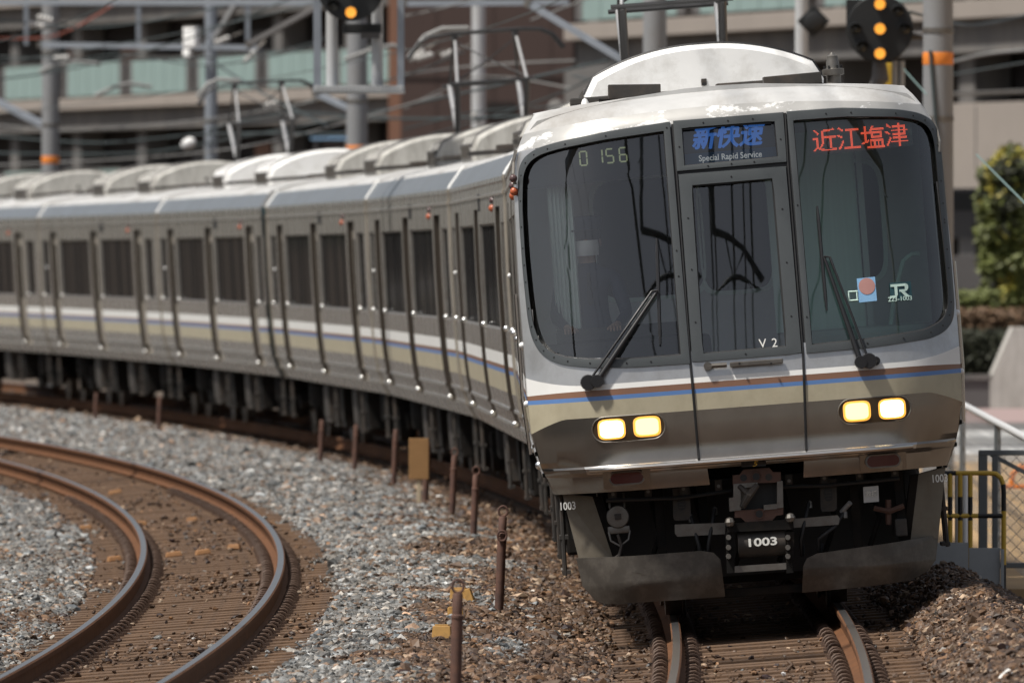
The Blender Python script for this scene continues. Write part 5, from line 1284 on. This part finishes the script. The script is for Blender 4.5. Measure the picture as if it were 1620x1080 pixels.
b = MB(); b.tube([(-66*S, -.45, 2.0), (66*S, -.45, 2.0)], .02, 'galv', 6); b.tube([(-66*S, -.45, 1.3), (-66*S, .45, 1.3)], .02, 'galv', 6); b.build('guard_rail', cg)
b = MB(); b.box((-1.0, 131, 7.1), (13.6, .3, .35), 'steel_blue'); b.box((-1.0, 131, 6.82), (13.6, .12, .1), 'steel_blue'); b.box((-7.6, 131, 3.1), (.3, .3, 7.6), 'pole_grey'); o = b.build('signal_gantry'); tag(o, 'tall steel gantry from which the signal cage hangs', 'gantry')
dm = empty('diamond_target', px(1287, 34, 148)); tag(dm, 'black diamond shaped board on the slim pale pole', 'sign'); sD = 148/FPX
b = MB(); b.box((0, 0, 0), (37*sD, .10, 37*sD), 'signal_black', rot=(0, R_(45), 0), bev=.01); b.build('board', dm)
b = MB(); b.lathe((0, -.05, 0), [(15*sD, 0), (15*sD, -.06), (12*sD, -.07)], 'signal_black', 20, 'y'); b.build('dark_lens', dm, 40)
b = MB(); b.box((-10*sD, .1, 0), (22*sD, .06, .05), 'dull_steel'); b.build('arm', dm)
# insulators and brackets near the poles
for k, (x, y, d, a) in enumerate([(58, 40, 214, .6), (72, 30, 215, .6), (660, 88, 190, -.2), (672, 90, 190, .1), (712, 84, 192, 0), (756, 190, 204, 1.3), (430, 165, 205, .2), (98, 92, 216, .3), (395, 90, 210, -.4), (352, 64, 213, 0)]):
    b = MB(); b.lathe((0, 0, 0), [(.03, -.16), (.06, -.13), (.035, -.10), (.06, -.06), (.035, -.02), (.06, .02), (.035, .06), (.06, .10), (.03, .15)], 'insulator', 14); b.tube([(0, 0, .2), (0, 0, .42)], .02, 'dull_steel', 6)
    o = b.build('insulator', loc=px(x, y, d), smooth=50); o.rotation_euler = (0, 1.2+a, .3)
    tag(o, ['white insulator just left of the banded pole, lower', 'white insulator just left of the banded pole, upper', 'pale insulator at the end of the second pantograph horn', 'pale insulator above the second pantograph horn', 'insulator on the arm left of the slim pale pole', 'white insulator at the foot of the slim pale pole',
            'pale insulator near the third pantograph', 'grey insulator right of the banded pole', 'grey insulator above the third pantograph', 'insulator on top of the transformer box'][k], 'insulator', 'line insulators')
# pull-off arms
for k, pts in enumerate([[(62, 115, 214), (85, 104, 214), (120, 98, 214), (160, 102, 214)], [(150, 152, 210), (180, 138, 210), (205, 132, 210), (240, 138, 210)], [(312, 154, 176), (328, 134, 176), (345, 126, 176), (380, 128, 176)], [(646, 92, 150), (672, 58, 150), (700, 46, 150), (742, 45, 150)], [(545, 95, 180), (585, 80, 180), (622, 72, 180), (640, 80, 180)]]):
    b = MB(); b.tube([px(*p) for p in pts], .035, 'wire_pale', 8); o = b.build('pull_off_arm', smooth=60)
    tag(o, ['curved pale arm right of the banded pole', 'curved pale arm below the glass railing', 'bent pale arm at the third pantograph', 'bent pale arm at the second pantograph', 'pale arm crossing the signal cage'][k], 'bracket arm')
# wires
WIRES = [([(-20, 60, 210), (90, 56, 214), (190, 2, 220)], .03, 'wire_red', 'thin rusty red wire rising right at the top left corner'),
         ([(-20, 128, 205), (120, 108, 205), (300, 60, 190), (480, -10, 180)], .022, 'wire', 'dark wire climbing across the left glass railings'),
         ([(-20, 242, 230), (200, 243, 222), (330, 226, 215), (620, 172, 190), (960, 96, 160)], .03, 'wire', 'long grey wire from the left edge over the train roof'),
         ([(-20, 262, 232), (220, 250, 222), (420, 226, 205), (700, 150, 180)], .025, 'wire_pale', 'pale wire sagging just above the far train roof'),
         ([(330, 205, 215), (460, 180, 205), (640, 188, 195), (905, 182, 190)], .035, 'wire', 'thick dark wire across the brown building, lower'),
         ([(640, 118, 200), (760, 104, 200), (910, 96, 198)], .03, 'wire_pale', 'pale wire across the brown building, upper'),
         ([(640, 172, 198), (760, 122, 198), (905, 140, 196)], .02, 'wire_pale', 'thin pale wire dipping across the brown building'),
         ([(640, 26, 188), (720, 8, 186), (800, -20, 184)], .02, 'wire_pale', 'pale wire at the upper corner of the signal cage'),
         ([(840, 32, 170), (905, 8, 160), (960, -16, 150)], .02, 'wire_pale', 'short pale wire above the diagonal strut'),
         ([(1430, 110, 128), (1466, 150, 124)], .012, 'rope_teal', 'short teal rope left of the thick grey pole'),
         ([(1545, 245, 118), (1640, 340, 108)], .013, 'rope_teal', 'teal guy rope crossing the yellow green conifer'),
         ([(1508, 98, 200), (1560, 86, 190), (1640, 78, 180)], .04, 'wire_pale', 'pale bundled cable right of the thick pole'),
         ([(1508, 118, 205), (1640, 96, 185)], .025, 'wire', 'dark cable just below the pale bundle'),
         ([(0, 90, 216), (210, 96, 214), (420, 84, 205), (520, 60, 195)], .02, 'wire', 'thin wire along the left railings with clips'),
         ([(440, 178, 205), (520, 150, 195), (640, 120, 190), (735, 82, 185)], .02, 'wire', 'thin dark wire behind the signal cage'),
         ([(-20, 30, 214), (140, 44, 214), (300, 22, 205), (430, -12, 200)], .025, 'wire', 'dark wire sagging under the upper left beam'),
         ([(-20, 196, 224), (120, 206, 222), (330, 188, 210), (500, 160, 195)], .02, 'wire_pale', 'thin pale wire below the beige floor edge on the left'),
         ([(60, 118, 216), (180, 86, 214), (330, 104, 212), (500, 74, 200)], .022, 'wire', 'looping dark wire across the middle of the left railings'),
         ([(340, 100, 212), (420, 150, 205), (520, 200, 195)], .03, 'wire', 'dark stay wire sloping down right from the slim steel pole'),
         ([(-20, 215, 226), (160, 226, 222), (330, 212, 214), (560, 212, 190)], .03, 'wire', 'double dark cable in front of the lower left openings'),
         ([(640, 205, 192), (760, 176, 190), (900, 168, 186)], .02, 'wire', 'thin dark wire low across the brown building'),
         ([(905, 120, 180), (960, 130, 170), (1010, 120, 165)], .02, 'wire', 'short dark wire left of the white roof unit'),
         ([(1440, 20, 135), (1540, 40, 170), (1640, 20, 190)], .03, 'wire', 'dark wire sagging right from the thick banded pole'),
         ([(560, 250, 200), (700, 208, 190), (880, 150, 175), (985, 95, 165)], .02, 'wire', 'thin dark wire just above the middle train roof')]
for pts, r, m, lab in WIRES:
    P_ = [px(*p) for p in pts]; Q = []
    for i in range(len(P_)-1):
        for k in range(8):
            t = k/8; a = P_[max(i-1, 0)]; b_ = P_[i]; c = P_[i+1]; d = P_[min(i+2, len(P_)-1)]
            Q.append(.5*((2*b_)+(c-a)*t+(2*a-5*b_+4*c-d)*t*t+(3*b_-a-3*c+d)*t**3))
    Q.append(P_[-1]); b = MB(); b.tube(Q, r*.7, m, 6); o = b.build('overhead_wire', smooth=60); tag(o, lab, 'wire', 'overhead wires')
# feeder wires and registration arms above the track in front of the nose
for k, (x0, x1, z0, z1, r) in enumerate([(.18, .9, 5.25, 6.9, .010), (.34, .55, 5.5, 6.85, .012), (.52, 1.2, 5.35, 6.8, .008), (.75, .95, 5.7, 6.9, .012), (1.30, 1.6, 5.5, 6.9, .012), (1.42, 1.75, 5.3, 6.8, .009), (1.62, 1.7, 5.6, 6.9, .012), (2.05, 1.9, 5.4, 6.9, .010), (2.2, 2.3, 5.7, 6.85, .008), (2.34, 2.6, 5.5, 6.9, .010)]):
    b = MB(); b.tube([(x0+(x1-x0)*q/12+.05*math.sin(q*.9+k), 44+87*q/12, z0+(z1-z0)*q/12-.25*math.sin(q/12*math.pi)) for q in range(13)], r, 'wire', 6); o = b.build('feeder_wire', smooth=60); tag(o, 'dark feeder wire high above the track in front of the nose', 'wire', 'feeder wires above the nose')
for k, (xa, xb) in enumerate(((.42, 1.02), (1.22, 1.72))):
    ym = 71.4; root = empty('registration_arm', ((xa+xb)/2, ym, 5.2)); tag(root, ['curved black registration arm above the track, left one', 'curved black registration arm above the track, right one'][k], 'bracket arm'); hw = (xb-xa)/2
    b = MB(); b.tube([(-hw*1.05, 0, .62), (-hw*.4, 0, .58), (hw*.3, 0, .48), (hw*.8, 0, .32), (hw*1.1, 0, .22)], [.035, .03, .026, .03, .034], 'wire', 8); b.build('upper_arm', root, 60)
    b = MB(); b.tube([(hw*.92*math.cos(a), 0, -.10+.34*math.sin(a)) for a in np.linspace(.1, math.pi-.1, 14)], .024, 'wire', 8); b.build('lower_arm', root, 60)
    b = MB(); b.tube([(-hw*.5, 0, .58), (-.05, 0, .24), (hw*.35, 0, .46)], .010, 'wire', 6); b.tube([(-.05, 0, .24), (-.03, 0, -.1)], .010, 'wire', 6); b.build('dropper', root)
    b = MB(); b.tube([(-hw*1.05, 0, .62), (-hw*1.1, .1, 1.4), (-hw*1.2, .3, 2.2)], .02, 'wire', 6); b.build('hanger', root)
b = MB(); b.box((0, 71.7, 7.55), (16, .3, .3), 'steel_blue'); b.box((-7.8, 71.7, 3.4), (.3, .3, 8.2), 'pole_grey'); b.box((7.8, 71.7, 3.4), (.3, .3, 8.2), 'pole_grey'); o = b.build('portal_gantry'); tag(o, 'steel portal over both tracks carrying the registration arms', 'gantry')
# contact wires over both tracks
for t, z, lab in ((0, 5.15, 'contact wire above the train track'), (0, 6.1, 'messenger wire above the train track'), (1, 5.15, 'contact wire above the empty track'), (1, 6.1, 'messenger wire above the empty track')):
    b = MB(); b.tube([Vector((*track(s, (TLF(s) if t else 0)-z*TC*.9), z)) for s in range(40, 262, 6)], .008 if z < 6 else .011, 'wire', 5); o = b.build('contact_wire'); tag(o, lab, 'wire', 'running wires over the tracks')

# ------------------------------------------------------------------ right-hand side
RZ = -.30
def gpx(x, y, z=RZ): d = (CAMZ-z)*FPX/(y-HORY); return Vector(((x-810)/FPX*d, d, z))
def strip(name, quad, z, m, kind='structure', th=.12):
    b = MB(); v = [Vector((p.x, p.y, z)) for p in quad]; b.add(v+[p-Vector((0, 0, th)) for p in v], [(0, 1, 2, 3), (4, 5, 6, 7)]+[(i, (i+1) % 4, 4+(i+1) % 4, 4+i) for i in range(4)], m); o = b.build(name); tag(o, kind=kind); return o
A = lambda y, sl: [Vector((3.6, d, 0)) for d in ()]
def band(name, y0, y1, m, z, th=.3):
    """ground strip running across the view on the right, between two picture heights at ground level"""
    d0 = (CAMZ-RZ)*FPX/(y0-HORY); d1 = (CAMZ-RZ)*FPX/(y1-HORY)
    return strip(name, [Vector((3.9 if d1 < 120 else 4.4, d1, 0)), Vector((45, d1-9, 0)), Vector((45, d0-9, 0)), Vector((4.4, d0, 0))], z, m, th=th)
band('sand_lot', 728, 930, 'sand', RZ-.004, .34)
band('kerb', 717, 729, 'kerb', RZ+.10, .5)
band('road', 700, 717, 'asphalt', RZ-.02, .35)
band('kerb', 690, 700, 'kerb', RZ+.10, .5)
band('verge', 672, 690, 'conc_grey', RZ+.05, .4)
band('pavement', 648, 672, 'pave_pink', RZ+.06, .4)
band('terrace', 590, 648, 'earth', RZ+.02, .4)
# retaining wall, ramp wall
W = 203.0
b = MB(); x0 = (1500-810)/FPX*W; x1 = (1566-810)/FPX*W; zt = CAMZ-(600-HORY)/FPX*W
b.box(((x0+x1)/2-1.0, W+.2, (zt+RZ)/2), (x1-x0+2.0, .4, zt-RZ), 'conc_dark'); b.box(((x0+x1)/2-1.0, W+.2, zt+.04), (x1-x0+2.06, .5, .09), 'conc_grey'); o = b.build('retaining_wall'); tag(o, 'low dark retaining wall with pale coping beside the train nose', 'wall')
zt2 = CAMZ-(518-HORY)/FPX*W
b = MB(); b.prism([(x1, RZ), (x1, zt), (x1+.40, zt2), (x1+6, zt2+.05), (x1+6, RZ)], W-.05, W+1.2, 'conc_wall'); o = b.build('ramp_wall'); tag(o, 'weathered pale concrete ramp wall with sloping end at the right edge', 'wall')
def foliage(n, cx, cy, cz, rx, ry, rz, leaf, mats, seed, shape='ell', dens=None):
    r = random.Random(seed); out = MB(); clump = [(r.uniform(-1, 1), r.uniform(-1, 1), r.uniform(-1, 1)) for _ in range(60)]
    k = 0
    while k < n:
        p = Vector((r.uniform(-1, 1), r.uniform(-1, 1), r.uniform(-1, 1)))
        if shape == 'ell':
            w = (1-max(0, p.z)**2.6)**.6*(1-.25*max(0, -p.z)); q = math.hypot(p.x, p.y)
            if q > w*(1+.12*math.sin(p.z*17+seed)+.1*math.sin(math.atan2(p.y, p.x)*5+p.z*9)) or (q < w*.35 and r.random() < .7): continue
        nn = min((Vector(c)-p).length for c in clump)
        if nn > .34 and r.random() < .75: continue
        ci = min(range(60), key=lambda i: (Vector(clump[i])-p).length)
        m = mats[(ci*7+seed) % len(mats)] if r.random() < .8 else r.choice(mats)
        c = Vector((cx+p.x*rx, cy+p.y*ry, cz+p.z*rz)); a = Vector((r.gauss(0, 1), r.gauss(0, 1), r.gauss(0, 1))).normalized(); b_ = a.orthogonal().normalized(); s = leaf*r.uniform(.6, 1.4)
        out.add([c-a*s, c+b_*s*.45, c+a*s, c-b_*s*.45], [(0, 1, 2, 3)], m); k += 1
    return out
def shrub(x, y0, y1, w, d, mats, lab, seed, name='conifer', cat='tree', group=None):
    base = px(x, y1, d); s = d/FPX; h = (y1-y0)*s; root = empty(name, base); tag(root, lab, cat, group)
    foliage(13000, 0, 0, h*.52, w*s/2, w*s/2, h*.52, .07, mats, seed).build('crown', root)
    t = MB(); t.tube([(0, 0, -.5), (.03, 0, h*.3), (0, .02, h*.8)], [.10, .08, .03], 'bark', 8)
    for k in range(6): a = k*1.1; t.tube([(0, 0, h*(.12+.1*k)), (math.cos(a)*w*s*.25, math.sin(a)*w*s*.25, h*(.2+.1*k))], [.03, .01], 'bark', 5)
    t.build('trunk', root)
shrub(1600, 236, 492, 118, 212, ['leaf_yellow', 'leaf_green', 'leaf_green', 'leaf_green', 'leaf_dark'], 'yellow green conifer on the raised bed at the right edge', 3)
shrub(1655, 262, 498, 96, 214, ['leaf_green', 'leaf_yellow', 'leaf_green'], 'greener conifer cut by the right edge', 5)
# planting bed
bz = CAMZ-(560-HORY)/FPX*212
b = MB(); b.box((13.5, 214, (bz+RZ)/2-.1), (12, 8, bz-RZ), 'earth'); o = b.build('planting_bed'); tag(o, kind='structure')
for k, (xa, xb, ya, yb, d, mats, lab) in enumerate([(1470, 1580, 462, 500, 211, ['leaf_green', 'leaf_green'], 'low greenish hedge strip under the conifer'), (1470, 1640, 490, 530, 209, ['leaf_brown', 'leaf_brown', 'leaf_brown'], 'rusty brown clipped hedge in front of the conifer'), (1470, 1600, 525, 602, 207, ['leaf_dark', 'leaf_dark', 'leaf_dark'], 'dark ground cover above the low retaining wall, shade put into its leaves')]):  # shade under the brown hedge is put into the lowest strip's dark leaves
    p = px((xa+xb)/2, (ya+yb)/2, d); s = d/FPX
    f = foliage(3800, 0, 0, 0, (xb-xa)/2*s, .7, (yb-ya)/2*s*1.1, .06, mats, 20+k, 'box'); f.box((0, .1, 0), ((xb-xa)*s*.96, 1.0, (yb-ya)*s*.8), 'leaf_dark'); o = f.build('hedge', loc=p); tag(o, lab, 'hedge')
# unseen dark ridge added far to the left for the train sides to mirror
b = MB(); vs = []; nn = 60
for i in range(nn+1):
    a = R_(-4.2-75*i/nn); dd = 620+60*math.sin(i*.7); h = (26+10*math.sin(i*.9)+6*math.sin(i*2.3))*min(1, i/4)
    for rr, zz in ((0, -.7), (40, h*.6), (110, h), (260, -.7)): vs.append((math.sin(a)*(dd+rr), math.cos(a)*(dd+rr), zz))
b.add(vs, [(i*4+k, (i+1)*4+k, (i+1)*4+k+1, i*4+k+1) for i in range(nn) for k in range(3)], 'leaf_dark'); tag(b.build('reflection_ridge', smooth=60), kind='structure')
# unseen dark panels added inside the curve to darken reflections in the train sides
root = empty('reflection_wall', (0, 0, -.62)); tag(root, 'unseen dark panel row added to darken reflections in the train sides', 'wall')
for k in range(44):
    s0 = 60+4.6*k; a = Vector((*track(s0, TLF(s0)-4.6), 0)); c = Vector((*track(s0+4.5, TLF(s0+4.5)-4.6), 0)); d_ = c-a
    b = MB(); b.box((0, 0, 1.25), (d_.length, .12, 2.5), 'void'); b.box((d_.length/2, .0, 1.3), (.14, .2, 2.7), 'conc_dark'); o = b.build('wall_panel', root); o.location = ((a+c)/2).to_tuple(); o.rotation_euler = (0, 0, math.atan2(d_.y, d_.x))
# parked car under the deck
root = empty('parked_car', px(1530, 402, 238)); root.rotation_euler = (0, 0, R_(25)); tag(root, 'dark car parked on the upper level under the deck', 'car')
b = MB(); b.prism([(-2.1, .35), (-2.15, .75), (-1.5, .9), (-.9, 1.4), (.7, 1.42), (1.4, .95), (2.1, .85), (2.15, .4)], -.85, .85, 'car_dark'); b.build('body', root, 30)
b = MB(); b.prism([(-1.35, .93), (-.85, 1.33), (.65, 1.35), (1.25, .96)], -.86, .86, 'car_glass'); b.build('window', root)
for x in (-1.35, 1.35):
    for y in (-.75, .75): b = MB(); b.lathe((x, y, .32), [(.2, -.1), (.32, -.1), (.32, .1), (.2, .1)], 'rubber', 20, 'y'); b.build('wheel', root, 40)
for y in (-.6, .6): b = MB(); b.box((-2.14, y, .68), (.04, .3, .12), 'lens_red'); b.build('tail_light', root)
b = MB(); b.box((13, 243, .9), (12, 10, 3.2), 'conc_dark'); o = b.build('terrace_wall'); tag(o, 'plain dark grey wall carrying the parked car', 'wall'); root.location = (px(1530, 402, 238).x, 239.6, 2.5)
# chain link fence along the line
fa, fb = Vector((4.36, 96, 0)), Vector((5.2, 150, 0)); ft = .90; fbm = -.35
fr = empty('chain_link_fence', (fa.x, fa.y, 0)); tag(fr, 'chain link fence with white top rail running beside the track', 'fence'); D = fb-fa
b = MB(); b.tube([Vector((0, 0, ft)), D+Vector((0, 0, ft))], .035, 'rail_white', 10); b.build('top_rail', fr, 50)
for k in range(4): q = D*(.18+.25*k); b = MB(); b.tube([q+Vector((0, 0, fbm)), q+Vector((0, 0, ft-.01))], .032, 'gate_grey', 10); b.build('fence_post', fr, 50)
def link(b, org, ex, L, z0, z1, sp, r):
    H = z1-z0; k = -H
    while k < L:
        for sgn in (1, -1):
            a0, a1 = (k, k+H) if sgn > 0 else (k+H, k); u0, w0, u1, w1 = a0, z0, a1, z1
            def clip(u): return max(0, min(L, u))
            c0, c1 = clip(u0), clip(u1)
            if abs(c1-c0) > .02:
                q0 = z0+(c0-u0)/(u1-u0)*H; q1 = z0+(c1-u0)/(u1-u0)*H; b.tube([org+ex*c0+Vector((0, 0, q0)), org+ex*c1+Vector((0, 0, q1))], r, 'galv', 3, caps=False)
        k += sp
b = MB(); link(b, Vector((0, 0, 0)), D.normalized(), D.length, fbm, ft, .30, .0012); b.build('wire_mesh', fr)
# gate
gp = px(1555, 860, 94.5); gt = CAMZ-(712-HORY)/FPX*94.5; gate = empty('mesh_gate', (gp.x, 94.5, 0)); tag(gate, 'grey steel gate frame with chain link mesh and diagonal brace', 'gate')
for x, w in ((0, .075), (.10, .05), (1.25, .06)): b = MB(); b.box((x, 0, (gt-.4)/2), (w, .06, gt+.4), 'gate_grey', bev=.008); b.build('gate_post', gate)
b = MB(); b.box((.62, -.01, gt-.02), (1.3, .05, .045), 'gate_grey', bev=.006); b.build('gate_rail', gate); b = MB(); b.box((.62, -.01, -.12), (1.3, .05, .045), 'gate_grey', bev=.006); b.build('gate_rail', gate)
b = MB(); b.box((.64, -.012, gt-.34), (1.30, .03, .035), 'gate_grey', rot=(0, R_(28), 0)); b.build('gate_brace', gate)
b = MB(); link(b, Vector((.1, 0, 0)), Vector((1, 0, 0)), 1.15, -.1, gt-.03, .105, .0032); b.build('wire_mesh', gate)
# yellow and black hand rail
d = 88.0; s = d/FPX; hp = px(1540, 748, d); hr = empty('safety_rail', (hp.x, d, 0)); tag(hr, 'yellow and black striped tubular safety rail behind the gravel heap', 'railing'); zt = hp.z; zb = CAMZ-(935-HORY)/FPX*d
def striped(pts, name, step=.13):
    P_ = [Vector(p) for p in pts]; L_ = [0]
    for a, c in zip(P_, P_[1:]): L_.append(L_[-1]+(c-a).length)
    n = max(1, round(L_[-1]/step)); b = MB()
    def at(t):
        for i in range(len(P_)-1):
            if t <= L_[i+1]+1e-9: return P_[i].lerp(P_[i+1], (t-L_[i])/(L_[i+1]-L_[i]))
        return P_[-1]
    for k in range(n):
        t0, t1 = L_[-1]*k/n, L_[-1]*(k+1)/n; b.tube([at(t0+(t1-t0)*q/4) for q in range(5)], .019, 'yellow_paint' if k % 3 else 'seam_black', 10, caps=k in (0, n-1))
    return b.build(name, hr, 50)
x_ = lambda q: (q-1540)*s
striped([(x_(1596-8), 0, zb), (x_(1588), 0, zt-.10), (x_(1583), 0, zt-.03), (x_(1574), 0, zt), (x_(1470), 0, zt)], 'top_tube', .2)
striped([(x_(1586), 0, zt-.33), (x_(1470), 0, zt-.33)], 'mid_tube', .2)
for q in (1503, 1519, 1535): striped([(x_(q), 0, zb), (x_(q), 0, zt)], 'upright', .17)
for q, w, m in ((1514, 7, 'insulator'), (1527, 9, 'white_box')):
    b = MB(); b.tube([(0, 0, -.4), (0, 0, CAMZ-(752-HORY)/FPX*90)], w/2*90/FPX, m, 12); b.sphere((0, 0, CAMZ-(752-HORY)/FPX*90), w/2*90/FPX, m, 10); o = b.build('pipe_marker', loc=((q-810)/FPX*90, 90, 0), smooth=50); tag(o, 'thin cream marker pipe behind the safety rail' if q == 1514 else 'brighter white marker pipe behind the safety rail', 'post')
# grey retaining panels
d = 86.0; root = empty('retaining_panel', (px(1540, 900, d).x, d, 0)); tag(root, 'grey steel retaining panels holding back the gravel heap', 'panel'); zt = CAMZ-(862-HORY)/FPX*d
for k, (q0, q1, dz) in enumerate(((1470, 1532, .02), (1533, 1582, -.02), (1583, 1588, -.03))):
    s = d/FPX; b = MB(); b.box((((q0+q1)/2-1540)*s, .0 if k < 2 else -.03, (zt+dz-.7)/2), ((q1-q0)*s, .03 if k < 2 else .06, zt+dz+.7), 'galv', rot=(0, 0, 0)); b.build('panel_sheet', root)
# orange barrier
d = 128; root = empty('orange_barrier', (px(1605, 800, d).x, d, 0)); tag(root, 'orange plastic road barrier on the sandy lot', 'barrier'); s = d/FPX
z1, z0 = CAMZ-(772-HORY)/FPX*d, CAMZ-(838-HORY)/FPX*d
b = MB(); b.box((.1, 0, z0+.20), (.62, .1, .20), 'orange_plastic', bev=.03); b.box((.1, 0, z1+.02), (.62, .06, .05), 'orange_plastic', bev=.02); b.build('barrier_board', root)
b = MB(); b.tube([(-.04, 0, z1), (-.02, 0, z1+.16), (.06, 0, z1+.24), (.25, 0, z1+.24), (.33, 0, z1+.16), (.35, 0, z1)], .03, 'orange_plastic', 10); b.build('barrier_hoop', root, 50)
for x in (-.18, .38): b = MB(); b.box((x, 0, (z0+z1)/2-.05), (.05, .07, z1-z0+.2), 'orange_plastic', bev=.01); b.build('barrier_leg', root)
